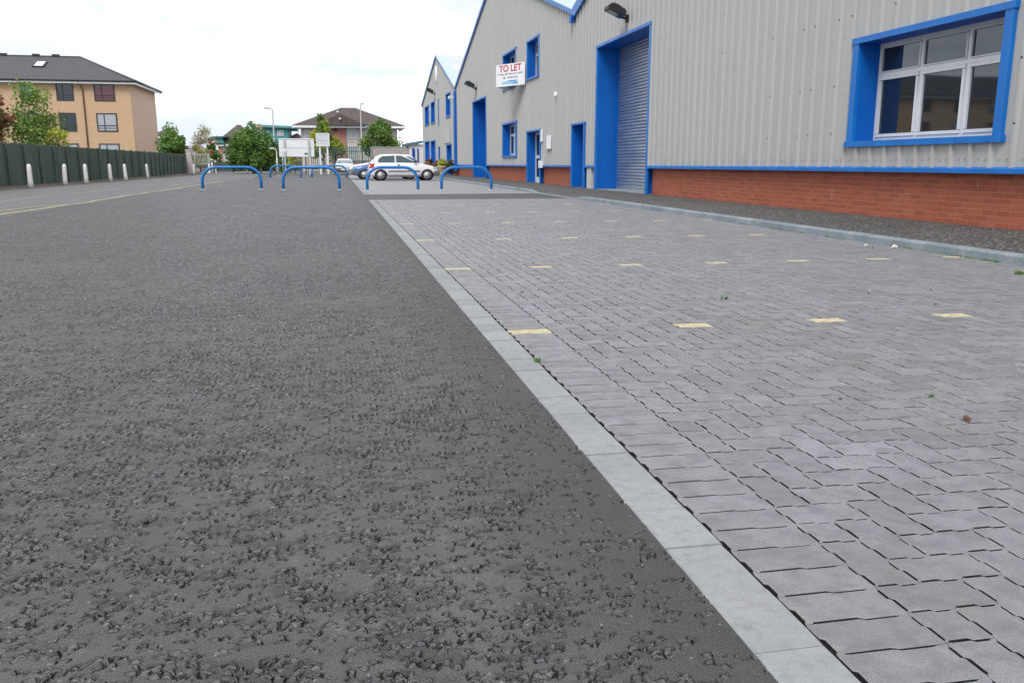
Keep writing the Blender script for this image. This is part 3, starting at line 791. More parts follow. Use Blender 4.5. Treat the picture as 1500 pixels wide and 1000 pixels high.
dp = MB(); dp.box(XW-.16, XW-.02, V2-.28, V2+.28, .35, VZ-.1); dp.build('valley_post', M['blue'], wf)
lp = MB(); lp.bevbox(XW-.5, XW-.16, V2-.15, V2+.15, 4.75, 4.95, .03); lp.build('bulkhead_lamp', M['lampclear'], wf)

# --- TO LET board: two boards meeting in a V that stands out from the wall
def text_mesh(txt, size, m, parent, loc, name='lettering', sx=1.0):
    cu = bpy.data.curves.new(name, 'FONT'); cu.body = txt; cu.size = size; cu.align_x = 'CENTER'; cu.extrude = .003; cu.offset = size*.022
    o = bpy.data.objects.new(name, cu); C.objects.link(o)
    bpy.context.view_layer.update()
    me = bpy.data.meshes.new_from_object(o.evaluated_get(bpy.context.evaluated_depsgraph_get())); bpy.data.objects.remove(o)
    me.materials.clear(); me.materials.append(m)
    q = bpy.data.objects.new(name, me); C.objects.link(q); q.parent = parent; q.location = loc; q.rotation_euler = (R(90), 0, 0); q.scale = (sx, 1, 1)
    return q
pR = atX(769, 109, XW-.07); ap = at(727, 112, 35.75)
zt = at(748, 94, 35.1).z; zb = at(748, 126.5, 35.1).z
sg = thing('to_let_sign', 'white TO LET board with red capitals standing out from the warehouse wall', 'sign', (ap.x, ap.y, zb))
dirv = Vector((pR.x-ap.x, pR.y-ap.y, 0)); Lb = dirv.length; ang = math.atan2(dirv.y, dirv.x)
f1 = MB(); f1.box(0, Lb, -.012, .012, 0, zt-zb); b1 = f1.build('board', M['white'], sg, False); b1.rotation_euler = (0, 0, ang)
f2 = MB(); f2.box(0.02, Lb, -.012, .012, 0, zt-zb); b2 = f2.build('board', M['white'], sg, False); b2.rotation_euler = (0, 0, math.atan2(-dirv.y, dirv.x))
H = zt-zb
text_mesh('TO LET', .36, M['red'], b1, (Lb*.5, -.014, H*.66), sx=1.16)
dm = MB(); rr = random.Random(5); x = Lb*.07
while x < Lb*.9:
    w_ = rr.uniform(.03, .06); dm.box(x, x+w_, -.017, -.0125, H*.52+rr.uniform(-.012, .0), H*.57+rr.uniform(0, .012)); x += w_+rr.choice([.02, .02, .06])
dm.build('lettering', M['greytext'], b1, False)
dm = MB(); x = Lb*.40
while x < Lb*.76: dm.box(x, x+.04, -.017, -.0125, H*.36, H*.40+rr.uniform(0, .02)); x += .055
dm.build('agent_line', M['greytext'], b1, False)
dm = MB(); dm.box(Lb*.27, Lb*.32, -.018, -.0125, H*.34, H*.42); dm.build('emblem', M['greenlogo'], b1, False)
dm = MB(); dm.add([(Lb*.20, -.016, H*.10), (Lb*.76, -.016, H*.09), (Lb*.78, -.016, H*.16), (Lb*.70, -.016, H*.25), (Lb*.5, -.016, H*.25), (Lb*.2, -.016, H*.2)], [(0, 1, 2, 3, 4, 5)]); dm.build('print_band', M['lightblue'], b1, False)
dm = MB(); dm.box(Lb*.42, Lb*.74, -.019, -.0165, H*.215, H*.245); dm.box(Lb*.58, Lb*.77, -.019, -.0165, H*.09, H*.125); dm.build('phone_line', mat('navy_print', (.03, .10, .30), .5, .03), b1, False)

# ------------------------------------------------------------------ hoop barriers
def hoop(name, label, x0, y0, x1, y1, h=.70, r=.045, rc=.42, group='blue hoop barriers', lean=0):
    L = math.hypot(x1-x0, y1-y0)
    t = thing(name, label, 'barrier', (x0, y0, 0), group, math.atan2(y1-y0, x1-x0))
    path = [(0, 0, 0)]+[(0, 0, h-rc)]
    for k in range(1, 9):
        a = math.pi/2*k/8; path.append((rc-rc*math.cos(a), 0, h-rc+rc*math.sin(a)))
    path += [(L-rc, 0, h)]
    for k in range(1, 9):
        a = math.pi/2*k/8; path.append((L-rc+rc*math.sin(a), 0, h-rc+rc*math.cos(a)))
    path += [(L, 0, 0)]
    m = MB(); m.tube(path, r, 14); m.build('tube', M['railblue'], t, False)
    for xx in (0, L):
        f_ = MB(); f_.lathe([(r*1.9, 0), (r*1.9, .006), (r*1.1, .012)], (xx, 0, .002), 'z', 16); f_.build('foot_collar', M['concrete'], t, False)
    return t
hoop('hoop_barrier', 'blue hoop barrier leftmost of the near row, before the green tree', -4.25, 29.0, -2.45, 29.0)
hoop('hoop_barrier', 'blue hoop barrier before the two white signboards, second in near row', -1.72, 28.3, .02, 28.05)
hoop('hoop_barrier', 'blue hoop barrier standing across the side of the white hatchback', .86, 27.1, 2.42, 27.1)
hoop('hoop_barrier', 'blue hoop barrier nearest the tall blue warehouse door', 3.16, 27.1, 4.74, 27.1)
hoop('hoop_barrier', 'distant blue hoop barrier seen in the gap between two near barriers', -3.62, 48.8, -2.0, 48.8, rc=.35)
hoop('hoop_barrier', 'distant blue hoop barrier half hidden behind the nearer hoop at the signs', -1.42, 48.8, .45, 48.8, rc=.35)

# ------------------------------------------------------------------ bollards
def bollard0():
    t = thing('bollard', '', 'bollard')
    m = MB(); m.lathe([(.088, -.05), (.084, .2), (.072, .66), (.066, .74), (.05, .785), (.025, .80), (.001, .804)], (0, 0, 0), 'z', 16); m.build('post', M['concrete'], t, False)
    m = MB(); m.lathe([(.108, -.02), (.105, .008), (.090, .014)], (0, 0, 0), 'z', 16); m.build('collar', M['dirt'], t, False)
    return t
bls = [(-10.30, 32.2, 'pale concrete bollard nearest the camera along the green fence'), (-10.35, 36.2, 'second pale bollard along the fence, counting from the left edge'),
       (-10.30, 38.9, 'third pale bollard along the fence, below a corner window'), (-10.38, 43.2, 'fourth pale bollard along the fence, near its middle'),
       (-10.25, 45.6, 'fifth pale bollard, where the fence starts to shrink away'), (-10.45, 51.6, 'sixth pale bollard, last before the open stretch of fence'),
       (-10.9, 70.5, 'thin white bollard standing in front of the grey metal gate'), (-9.9, 71.5, 'white bollard beyond the leg of the leftmost hoop barrier')]
b0 = bollard0()
for i, (x, y, lb) in enumerate(bls):
    b = b0 if i == 0 else copy_tree(b0)
    b.location = (x, y, 0); b.rotation_euler = (R(random.uniform(-2, 2)), R(random.uniform(-2.5, .5)), random.uniform(0, 6)); b['label'] = lb; b['group'] = 'concrete bollards along the fence'

# ------------------------------------------------------------------ green fence
def fx(y): return -11.0-(max(0, y-55)/17)*.75
fc = thing('board_fence', 'long dark green close-boarded fence behind the bollards', 'fence', (-11, 40, 0))
y = 14.0; ph = 1.50
while y < 70.5:
    y1 = y+1.66; xa, xb = fx(y), fx(y1); p_ = MB(); nb = 12
    for k in range(nb):
        ya, yb = y+.06+(y1-y-.12)*k/nb, y+.06+(y1-y-.12)*(k+1)/nb-.006
        xx = xa+(xb-xa)*(k+.5)/nb+random.uniform(-.006, .006); zz = ph+random.uniform(-.012, .006)
        p_.box(xx-.012, xx+.010+(k % 2)*.009, ya, yb, .06, zz)
    p_.build('panel', M['fence'], fc)
    q = MB(); q.bevbox(xa-.03, xa+.085, y-.05, y+.05, 0, ph+.03, .008); q.build('post', M['fence'], fc)
    y = y1
bfn = thing('boarded_panel', 'brown boarded panel with a pale notice closing the end of the green fence', 'fence', (-11.8, 70.8, 0))
q = MB(); q.box(-11.85, -11.76, 70.65, 73.2, 0, 1.5); q.build('panel', M['brownboard'], bfn)
q = MB(); q.box(-11.755, -11.74, 71.0, 71.5, .75, 1.35); q.build('notice', M['white'], bfn)
gp = MB(); gp.prism([(-11.42, 70.9, 0), (-11.0, 70.9, 0), (-11.12, 70.9, 1.78), (-11.45, 70.9, 1.82)], (0, .4, 0)); gp.box(-11.5, -11.0, 70.86, 71.34, 1.79, 1.88)
tag(gp.build('gate_pillar', M['pillar']), 'pale leaning stone gate pillar between green fence and grey gate', 'pillar')
gt = thing('metal_gate', 'grey metal bar gate standing open beside the pale pillar', 'gate', (-11, 72, 0))
q = MB(); xa, xb, yg = -11.05, -9.9, 72.0
for z in (.08, .78, 1.5): q.box(xa, xb, yg-.025, yg+.025, z, z+.07)
for x in (xa, xb-.07): q.box(x, x+.07, yg-.024, yg+.026, .08, 1.6)
q.build('gate_frame', M['gatepaint'], gt)
q = MB()
for k in range(1, 9): x = xa+(xb-xa)*k/9; q.tube([(x, yg, .1), (x, yg, 1.55)], .018, 6)
q.build('bar', M['gatepaint'], gt)

# ------------------------------------------------------------------ trees and shrubs
def tree(name, label, base, top, crown_z0, rx, ry, n, leaf, mats, seed, cat='tree', group=None, tr=.12, bark='bark', bare=.0, lumps=26, peak=1.0, skew=(0, 0)):
    rnd = random.Random(seed); t = thing(name, label, cat, base, group)
    H_ = top; cz = (crown_z0+H_)/2; rz_ = (H_-crown_z0)/2
    cl_ = []
    for k in range(lumps):
        while True:
            p = Vector((rnd.uniform(-1, 1), rnd.uniform(-1, 1), rnd.uniform(-1, 1)))
            if .15 < p.length < 1: break
        p = p*(.55+.45*rnd.random()) if p.length < .6 else p
        tz = (p.z+1)/2; f = 1-(max(0, tz-.35)*peak)**1.3
        cl_.append((Vector((p.x*rx*f+skew[0]*tz, p.y*ry*f+skew[1]*tz, cz+p.z*rz_*.93)), rnd.uniform(.26, .42)*min(rx, rz_), rnd.choice([0, 0, 1]) if len(mats) > 1 else 0, rnd.uniform(.15, .85)))
    tk = MB(); tb = max(crown_z0*1.25, H_*.35)
    tk.tube([(0, 0, -.05), (.03, .02, tb*.5), (skew[0]*.4, skew[1]*.4, tb), (skew[0]*.8, skew[1]*.8, H_*.82)], [tr, tr*.8, tr*.6, tr*.15], 8)
    for c, r_, _, _ in cl_[:14]:
        s0 = Vector((0, 0, rnd.uniform(crown_z0*.8, tb))); mid = s0.lerp(c, .5)+Vector((0, 0, -.1*rx))
        tk.tube([s0, mid, c], [tr*.38, tr*.22, tr*.06], 5)
    tk.build('trunk', M[bark], t, False)
    lf = MB(); tone = []
    for k in range(n):
        c, r_, mi, tn = cl_[rnd.randrange(len(cl_))]
        d = Vector((rnd.gauss(0, 1), rnd.gauss(0, 1), rnd.gauss(0, 1))).normalized()*r_*(rnd.random()**.45)*1.15
        p = c+d; s_ = leaf*rnd.uniform(.6, 1.35)
        u = Vector((rnd.gauss(0, 1), rnd.gauss(0, 1), rnd.gauss(0, .7))).normalized(); w = u.orthogonal().normalized()
        a_ = rnd.uniform(0, 6.28); w = (w*math.cos(a_)+u.cross(w)*math.sin(a_))
        lf.add([p-u*s_, p+w*s_*.55, p+u*s_, p-w*s_*.55], [(0, 1, 2, 3)], mi); tone.append(min(1, max(0, tn+rnd.gauss(0, .22))))
    lf.tone = tone
    lf.build('crown', [LEAF[m] for m in mats], t, False)
    return t
def G0(px, Y): p = at(px, 240, Y); return (p.x, p.y, 0)
tree('tree', 'broad leafy green tree standing in front of the buff flats', G0(52, 50), 4.75, 1.2, 1.75, 1.6, 4800, .085, ['green', 'dark'], 11, tr=.10, bark='birch')
tree('tree', 'copper leaved tree at the left edge above the green fence', G0(0, 49), 4.6, 1.4, 1.1, 1.1, 3500, .10, ['copper', 'green'], 12, tr=.10)
tree('sapling', 'thin pale sapling beside the broad tree behind the fence', G0(88, 49.5), 3.0, 1.2, .6, .6, 750, .08, ['lime', 'olive'], 13, tr=.05)
tree('tree', 'bushy mid green tree above the far end of the green fence', G0(256, 74), 3.72, .5, 1.36, 1.3, 6000, .115, ['dark', 'green'], 14, tr=.15, peak=.9)
tree('bush', 'bright green bush below the white gabled house', G0(236, 80), 1.9, .1, 1.1, .8, 1500, .10, ['lime', 'green'], 15, 'bush', tr=.05)
tree('tree', 'large dense green tree beyond the leftmost hoop barrier', G0(372, 77), 3.75, .1, 2.05, 1.9, 12000, .12, ['dark', 'green'], 16, tr=.2, lumps=46, peak=.55)
tree('tree', 'feathery tree top rising out of the large dense green tree', G0(375, 78.5), 5.0, 2.2, .75, .7, 900, .11, ['dark', 'grey'], 17, tr=.08, lumps=14)
tree('birch', 'sparse pale birch left of the pink walled house', G0(305, 90), 5.2, .8, 1.35, 1.0, 1300, .09, ['grey', 'olive'], 18, tr=.07, bark='birch')
tree('tree', 'dark narrow evergreen standing beside the sparse birch', G0(312, 88), 2.9, .1, .8, .7, 2600, .10, ['dark', 'copper'], 19, tr=.08)
tree('bush', 'olive bush between the gate and the sparse birch', G0(293, 84), 2.5, .1, 1.0, .8, 1800, .10, ['olive', 'lime'], 20, 'bush', tr=.06)
tree('tree', 'tall yellow green tree between the signs and the pitched house', G0(474, 88), 5.5, .8, 1.15, 1.0, 5200, .12, ['lime', 'green'], 21, tr=.10, peak=.8)
tree('tree', 'low golden green tree before the pink panel of the house', G0(492, 90), 3.6, .8, 1.1, .9, 2600, .11, ['lime', 'olive'], 22, tr=.08)
tree('tree', 'rounded green tree behind the grey concrete wall', G0(560, 86), 4.9, 1.2, 1.75, 1.5, 5200, .125, ['green', 'dark'], 23, tr=.14, bark='bark')
tree('bush', 'pale leaved shrub under the wide white signboard', G0(432, 74), 1.75, .1, .55, .5, 1100, .08, ['lime', 'grey'], 24, 'bush', tr=.04)
tree('bush', 'dark low shrubs right of the large dense tree', G0(414, 82), 1.9, .05, 1.2, .8, 1800, .10, ['dark', 'green'], 25, 'bush', tr=.05)
tree('hedge', 'low red leaved hedge along the far warehouse front', (6.75, 63.5, 0), 1.15, .05, .45, 3.2, 3200, .09, ['redshrub', 'copper'], 26, 'hedge', tr=.03, lumps=36, peak=.2)

# planter at the far unit
p0 = at(648, 258, 55.5)
pt = MB(); bx_, by_ = 5.95, 55.5
pt.lathe([(.24, 0), (.26, .04), (.31, .50), (.34, .52), (.34, .60), (.29, .60), (.28, .52), (.05, .50)], (p0.x, by_, .08), 'z', 16)
tag(pt.build('planter', M['pot']), 'tall cream planter pot on the far footway holding shrubs', 'planter')
tree('shrub', 'clipped bright green shrub growing in the cream planter', (p0.x+.05, by_, .56), .60, -.05, .36, .36, 1100, .055, ['lime', 'green'], 27, 'shrub', tr=.02, peak=.3)
tree('shrub', 'dark red leaved shrub beside the cream planter', (p0.x+.62, by_+.5, .08), 1.0, .15, .40, .40, 1100, .07, ['redshrub', 'dark'], 28, 'shrub', tr=.03)

# ------------------------------------------------------------------ flats on the left
XC, YF, YBk = -17.0, 80.0, 90.2
XL = -92
ap_ = thing('apartment_block', 'three storey buff brick flats with dark slate hipped roof beyond the fence', 'flats', (XC-10, YF, 0))
ZE = 7.62
w = MB(); w.box(XL, XC, YF, YF+.3, 0, ZE-.1); w.build('front_wall', M['buffx'], ap_)
w = MB(); w.box(XC-.3, XC+.002, YF+.3, YBk, 0, ZE-.1); w.build('side_wall', mat_brick('pale_buff_brick_side', (.68, .47, .35), (.63, .43, .32), (.60, .46, .37), axes='yz'), ap_)
w = MB(); w.box(XL, XC, YBk-.3, YBk, 0, ZE-.1); w.build('rear_wall', M['buffx'], ap_)
YR = (YF+YBk)/2; ov = .55; ZR = at(110, 84, YR).z; XH = at(118, 84, YR).x
e = [(XL, YF-ov, ZE), (XC+ov, YF-ov, ZE), (XC+ov, YBk+ov, ZE), (XL, YBk+ov, ZE)]; rA, rB = (XL, YR, ZR), (XH, YR, ZR)
r_ = MB(); r_.add(e+[rA, rB], [(0, 1, 5, 4), (1, 2, 5), (2, 3, 4, 5), (0, 4, 3)]); rf_ = r_.build('roof', M['slate'], ap_)
rt = MB()
rt.tube([rA, rB], .09, 6); rt.tube([rB, e[1]], .08, 6); rt.tube([rB, e[2]], .08, 6); rt.build('ridge_tile', M['slate'], rf_)
vt = MB()
for px in (5, 53, 82): p = at(px, 84, YR); vt.box(p.x-.3, p.x+.3, YR-.12, YR+.12, ZR+.02, ZR+.2)
vt.build('ridge_vent', M['black'], rf_)
fs = MB(); fs.box(XL, XC+ov-.02, YF-ov+.02, YF-ov+.06, ZE-.27, ZE-.06); fs.box(XC+ov-.06, XC+ov-.02, YF-ov+.06, YBk+ov, ZE-.27, ZE-.06); fs.box(XL, XC+ov-.06, YF-ov+.06, YF, ZE-.16, ZE-.12); fs.box(XC, XC+ov-.06, YF, YBk, ZE-.16, ZE-.12); fs.build('fascia', M['white'], ap_)
gu = MB(); gu.tube([(XL, YF-ov-.05, ZE-.05), (XC+ov+.05, YF-ov-.05, ZE-.05), (XC+ov+.05, YBk+ov, ZE-.05)], .07, 6); gu.build('gutter', M['black'], ap_)
px1 = at(124, 160, YF).x; dpp = MB(); dpp.tube([(px1-.2, YF-ov, ZE-.1), (px1, YF-.08, ZE-.7), (px1, YF-.08, .1)], .05, 6); dpp.build('downpipe', mat('brown_downpipe', (.13, .06, .05), .5), ap_)
def win_y(par, x0, x1, z0, z1, Y, fr='dark', glass='glass', style=0, name='window'):
    o = MB(); t = .09
    for q in ((x0, x1, z0, z0+t), (x0, x1, z1-t, z1), (x0, x0+t, z0+t, z1-t), (x1-t, x1, z0+t, z1-t)): o.box(q[0], q[1], Y-.05, Y+.04, q[2], q[3])
    if style >= 1: o.box(x0+t, x1-t, Y-.045, Y+.035, z0+(z1-z0)*.30, z0+(z1-z0)*.30+.07); xm = x0+(x1-x0)*.36; o.box(xm, xm+.07, Y-.042, Y+.032, z0+t, z1-t)
    if style >= 2: o.box(x0+t, x1-t, Y-.06, Y-.052, z0+(z1-z0)*.18, z0+(z1-z0)*.18+.04)
    w_ = o.build(name, M[fr], par)
    g2 = MB(); g2.box(x0+.03, x1-.03, Y-.02, Y+.01, z0+.03, z1-.03); g2.build('pane', M[glass], w_)
    return w_
rows = [(122.5, 148.5), (166, 193), (210.5, 236)]
cols_px = [(142, 172), (87, 112), (35.5, 54)]
gl_ = {(0, 0): 'glassred', (0, 1): 'glasspale', (0, 2): 'glasspale', (2, 0): 'glassteal', (1, 0): 'glass', (1, 1): 'glass', (1, 2): 'glasspale'}
zr = [(at(155, b_, YF).z, at(155, a_, YF).z) for a_, b_ in rows]
for ci, (pa_, pb_) in enumerate(cols_px):
    xa, xb = at(pa_, 180, YF).x, at(pb_, 180, YF).x
    for ri, (z0, z1) in enumerate(zr): win_y(ap_, xa, xb, max(.4, z0), min(z1, ZE-.2), YF, 'dark', gl_.get((ci, ri), 'glass'), 2)
for k in range(14):
    xx = -29.5-k*4.3
    for ri, (z0, z1) in enumerate(zr): win_y(ap_, xx-1.7, xx, max(.4, z0), min(z1, ZE-.2), YF, 'dark', random.choice(['glass', 'glass', 'glasspale', 'glassred']), 2)
pa_ = at(52, 93, 82.6); sl_ = (ZR-ZE)/(YR-YF+ov)
def roofpt(x, f): return Vector((x, YF-ov+(YR-YF+ov)*f, ZE+(ZR-ZE)*f))
up = Vector((0, -(ZR-ZE), YR-YF+ov)).normalized()
sx0, sx1 = at(48, 95, 82.5).x, at(65, 95, 82.5).x
for nm, m_, i0, hgt in (('skylight', 'dark', 0, .10), ('pane', 'skylight', .13, .13)):
    a_, b_, c_, d_ = roofpt(sx0+i0, .50+i0*.1), roofpt(sx1-i0, .50+i0*.1), roofpt(sx1-i0, .72-i0*.1), roofpt(sx0+i0, .72-i0*.1)
    mm = MB(); mm.prism([a_, b_, c_, d_], up*hgt)
    if nm == 'skylight': sk = mm.build(nm, M[m_], ap_)
    else: mm.build(nm, M[m_], sk)

# ------------------------------------------------------------------ far houses
def house(name, label, x0, x1, Y, D, ze, zr_, wallm, roofm, ov=.5, hip=True, cat='house'):
    h = thing(name, label, cat, ((x0+x1)/2, Y, 0))
    w = MB(); w.box(x0, x1, Y, Y+D, 0, ze-.1); w.build('wall', M[wallm], h)
    a, b = x0-ov, x1+ov; c, d = Y-ov, Y+D+ov; ym = (c+d)/2
    r = MB(); hx = min((b-a)*.46, D*.6) if hip else .3
    r.add([(a, c, ze), (b, c, ze), (b, d, ze), (a, d, ze), (a+hx, ym, zr_), (b-hx, ym, zr_)], [(0, 1, 5, 4), (1, 2, 5), (2, 3, 4, 5), (3, 0, 4), (3, 2, 1, 0)])
    r.build('roof', M[roofm], h)
    f = MB(); f.box(a+.02, b-.02, c+.02, c+.08, ze-.26, ze-.02); f.box(b-.08, b-.02, c+.08, d, ze-.26, ze-.02); f.build('fascia', M['white'], h)
    return h
YH = 100
hx0, hx1 = at(441, 200, YH).x, at(582, 200, YH).x
zeH = at(500, 184.5, YH).z
hm = house('pitched_house', 'wide cream house with brown pitched roof and pink panel behind the signs', hx0, hx1, YH, 9, zeH, at(502, 158, 104.5).z, 'creamwall', 'tileroof', .9)
gx0, gx1, gxa = at(462, 184, YH-1).x, at(537, 184, YH-1).x, at(498, 167, YH-1)
gr = MB(); gr.add([(gx0, YH-1.25, zeH+.02), (gx1, YH-1.25, zeH+.02), (gxa.x, YH-1.25, gxa.z), (gxa.x, YH+4, gxa.z), (gx0, YH+1.5, zeH+.3), (gx1, YH+1.5, zeH+.3)], [(0, 1, 2), (0, 2, 3, 4), (2, 1, 5, 3)]); gr.build('gable_roof', M['tileroof'], hm)
pk = MB(); pk.box(at(486, 200, YH).x, at(506.5, 200, YH).x, YH-.18, YH+.01, .5, zeH-.12); pk.build('pink_panel', M['pinkwall'], hm)
for (a_, b_, c_, d_) in ((508, 523, 188, 203), (508, 523, 213, 236), (446, 455, 190, 204), (535, 549, 188, 203)):
    win_y(hm, at(a_, 200, YH).x, at(b_, 200, YH).x, at(510, d_, YH).z, at(510, c_, YH).z, YH-.02, 'alu', 'glasspale', 1)
bl = MB(); p_ = at(491, 190.5, YH); bl.box(p_.x-.18, p_.x+.18, YH-.32, YH-.18, p_.z-.18, p_.z+.18); bl.build('alarm_box', M['black'], hm)
for px, py, Yv in ((494.5, 164, 103), (498, 174, YH-1.3)):
    p_ = at(px, py, Yv); v_ = MB(); v_.lathe([(.10, 0), (.12, .05), (.1, .16), (.02, .2)], (p_.x, Yv-.1, p_.z-.1), 'z', 10); v_.build('roof_vent', M['white'], hm)
# teal building
YT = 108
tb_ = thing('teal_building', 'flat roofed teal building between the dense tree and the signboard', 'building', (at(400, 200, YT).x, YT, 0))
tx0, tx1, tz = at(372, 190, YT).x, at(421.5, 190, YT).x, at(400, 188, YT).z
w = MB(); w.box(tx0, tx1, YT, YT+9, 0, tz); w.build('wall', M['teal'], tb_)
w = MB(); w.prism([(tx0-.4, YT-.5, tz+.12), (tx1+.9, YT-.5, tz-.02), (tx1+.9, YT-.5, tz+.22), (tx0-.4, YT-.5, tz+.42)], (0, 10, 0)); w.build('roof', mat('teal_fascia', (.10, .27, .29), .5), tb_)
win_y(tb_, at(406, 195, YT).x, at(415.5, 195, YT).x, at(410, 199, YT).z, at(410, 191, YT).z, YT-.02, 'alu', 'glasspale', 1)
win_y(tb_, at(391, 195, YT).x, at(394.5, 195, YT).x, at(410, 196, YT).z, at(410, 191.5, YT).z, YT-.02, 'alu', 'glass', 0)
lb_ = house('low_building', 'low dark roofed building behind the wide signboard', at(422, 200, 112).x, at(444, 200, 112).x, 112, 8, at(430, 203, 112).z, at(430, 195.5, 116).z, 'palewall', 'tileroof', .2)
bn = MB(); bn.box(at(422, 200, 112).x, at(441, 200, 112).x, 111.9, 112, at(430, 203, 112).z-.75, at(430, 203, 112).z-.3); bn.build('window_band', M['glass'], lb_)
# pale pink house behind the big tree
YP = 102
hp_ = house('pale_house', 'pale pinkish house with steep dark roof left of the dense tree', at(319, 210, YP).x, at(372, 210, YP).x, YP, 8, at(340, 211, YP).z, at(345, 183, 106).z, 'palewall', 'tileroof', .4)
tw = MB(); tw.prism([(at(318, 210, YP).x, YP-.6, at(318, 210, YP).z), (at(329, 210, YP).x, YP-.6, at(329, 210, YP).z), (at(327, 210, YP).x, YP-.6, at(330, 202, YP).z), (at(313, 210, YP).x, YP-.6, at(313, 202, YP).z)], (0, .5, 0)); tw.build('teal_canopy', M['teal'], hp_)
tw = MB(); tw.prism([(at(280, 210, YP).x, YP-.9, at(280, 211.5, YP).z), (at(312, 200, YP).x, YP-.9, at(312, 200.5, YP).z), (at(334, 201, YP).x, YP-.9, at(334, 199.6, YP).z), (at(334, 201, YP).x, YP-.9, at(334, 201.5, YP).z), (at(312, 200, YP).x, YP-.9, at(312, 203, YP).z)], (0, 6, 0)); tw.build('canopy_roof', mat('green_canopy', (.06, .13, .12), .5), hp_)
for a_, b_, c_, d_ in ((329, 333, 212, 215), (329, 333, 229, 233), (341, 348, 213, 224)): win_y(hp_, at(a_, 210, YP).x, at(b_, 210, YP).x, at(330, d_, YP).z, at(330, c_, YP).z, YP-.02, 'dark', 'glass', 0)
q_ = MB(); q_.box(at(320, 220, YP).x, at(325.5, 220, YP).x, YP-.12, YP, .3, at(322, 212, YP).z); q_.build('brick_bay', mat('salmon_brick', (.45, .22, .16), .8), hp_)
hw = house('white_house', 'small white house with grey roof between flats and far trees', at(222, 210, 112).x, at(241, 210, 112).x, 112, 9, at(235, 199.5, 112).z, at(225, 190, 116).z, 'whitewall', 'slate', .3)
win_y(hw, at(228, 210, 112).x, at(238, 210, 112).x, at(230, 216, 112).z, at(230, 202, 112).z, 111.98, 'greypost', 'glasspale', 0)
hs = house('shed', 'low white roofed shed glimpsed behind the far fence', at(266, 215, 95).x, at(284, 215, 95).x, 95, 5, at(275, 214, 95).z, at(275, 210.5, 97).z, 'whitewall', 'roofsheet', .2, False, 'shed')
# concrete wall and small white block
cw = MB(); xa, xb = at(543, 220, 80).x, at(606, 220, 80).x; cw.box(xa, xb, 80, 80.25, 0, at(570, 216, 80).z); cw.box(xa-.02, xb+.02, 79.97, 80.28, at(570, 216, 80).z, at(570, 216, 80).z+.06)
tag(cw.build('concrete_wall', M['concwall']), 'plain grey concrete wall behind the white hatchback', 'wall')
bw_ = thing('blockwork_wall', 'low grey blockwork wall at the foot of the green railings', 'wall', (0, 74, 0))
q_ = MB(); xa, xb = at(500, 240, 77).x, at(545, 240, 77).x; q_.box(xa, xb, 77, 77.2, 0, at(520, 235, 77).z); q_.build('wall_face', M['concwall'], bw_)
wb = thing('white_block', 'small white building with blue edged flat roof beside the far warehouse', 'building', (6.6, 80, 0))
xa, xb = at(600, 220, 79).x, at(621, 220, 79).x; zt_ = at(610, 211.5, 79).z
q_ = MB(); q_.box(xa, xb, 79, 85, 0, zt_); q_.build('wall', M['whitewall'], wb)
q_ = MB(); q_.prism([(xa-.25, 78.75, zt_-.12), (xb, 78.75, zt_+.14), (xb, 78.75, zt_+.34), (xa-.25, 78.75, zt_+.10)], (0, 6.5, 0)); q_.build('roof', mat('slate_blue_fascia', (.09, .20, .27), .5), wb)
for a_, b_ in ((603.5, 607.5), (611, 613)): win_y(wb, at(a_, 220, 79).x, at(b_, 220, 79).x, .45, at(605, 217.5, 79).z, 78.98, 'blue', 'glass', 0)
# palisade railings
pf = thing('palisade_fence', 'tall dark green palisade railings in front of the pitched house', 'fence', (0, 76, 0))
xa, xb, Yp, zp = at(448, 240, 76.5).x, at(546, 240, 76.5).x, 76.5, at(500, 214.5, 76.5).z
q_ = MB(); x = xa
while x < xb: q_.box(x, x+.055, Yp, Yp+.012, .1, zp-.05); q_.add([(x, Yp, zp-.05), (x+.055, Yp, zp-.05), (x+.027, Yp, zp+.06)], [(0, 1, 2)]); x += .16
q_.build('pale', M['palisade'], pf)
q_ = MB()
for z in (.35, zp-.45): q_.box(xa, xb, Yp+.013, Yp+.055, z, z+.06)
q_.build('rail', M['palisade'], pf)
x = xa
while x < xb+.1:
    q_ = MB(); q_.box(x-.05, x+.05, Yp+.056, Yp+.15, 0, zp); q_.build('post', M['palisade'], pf); x += 2.4
df = thing('low_fence', 'low dark fence running under the large dense tree', 'fence', (-7, 79.5, 0))
q_ = MB(); q_.box(at(300, 240, 79.8).x, at(402, 240, 79.8).x, 79.8, 79.86, .15, .95); q_.build('panel', M['fence'], df)
for px in (316, 340, 362, 382, 398):
    q_ = MB(); p_ = at(px, 240, 79.8); q_.box(p_.x-.07, p_.x+.07, 79.62, 79.78, 0, .62); q_.build('post', M['pillar'], df)

# ------------------------------------------------------------------ signboards and lamps
s1 = thing('signboard', 'wide white double post signboard seen from its ribbed back', 'sign', (-3, 70, 0), 'signboards by the far gate')
xa, xb = at(408.5, 215, 70).x, at(460, 215, 70).x; za, zb2 = at(430, 229.5, 70).z, at(430, 204, 70).z
q_ = MB(); q_.box(xa, xb, 70, 70.05, za, zb2); q_.box(xa-.03, xb+.03, 69.96, 70.08, zb2, zb2+.06); q_.build('board', M['white'], s1)
q_ = MB(); zm = (za+zb2)/2; q_.box(xa+.1, xb-.1, 69.985, 70, zm-.02, zm+.02); q_.build('rib', M['greypost'], s1)
for px in (418, 453.5):
    q_ = MB(); x = at(px, 240, 70).x; q_.box(x-.055, x+.055, 69.86, 69.96, 0, zb2-.05); q_.build('post', M['greypost'], s1)
q_ = MB(); x = at(448.5, 225, 70); q_.box(x.x-.12, x.x+.12, 69.975, 69.995, x.z-.07, x.z+.05); q_.build('sticker', M['greenlogo'], s1)
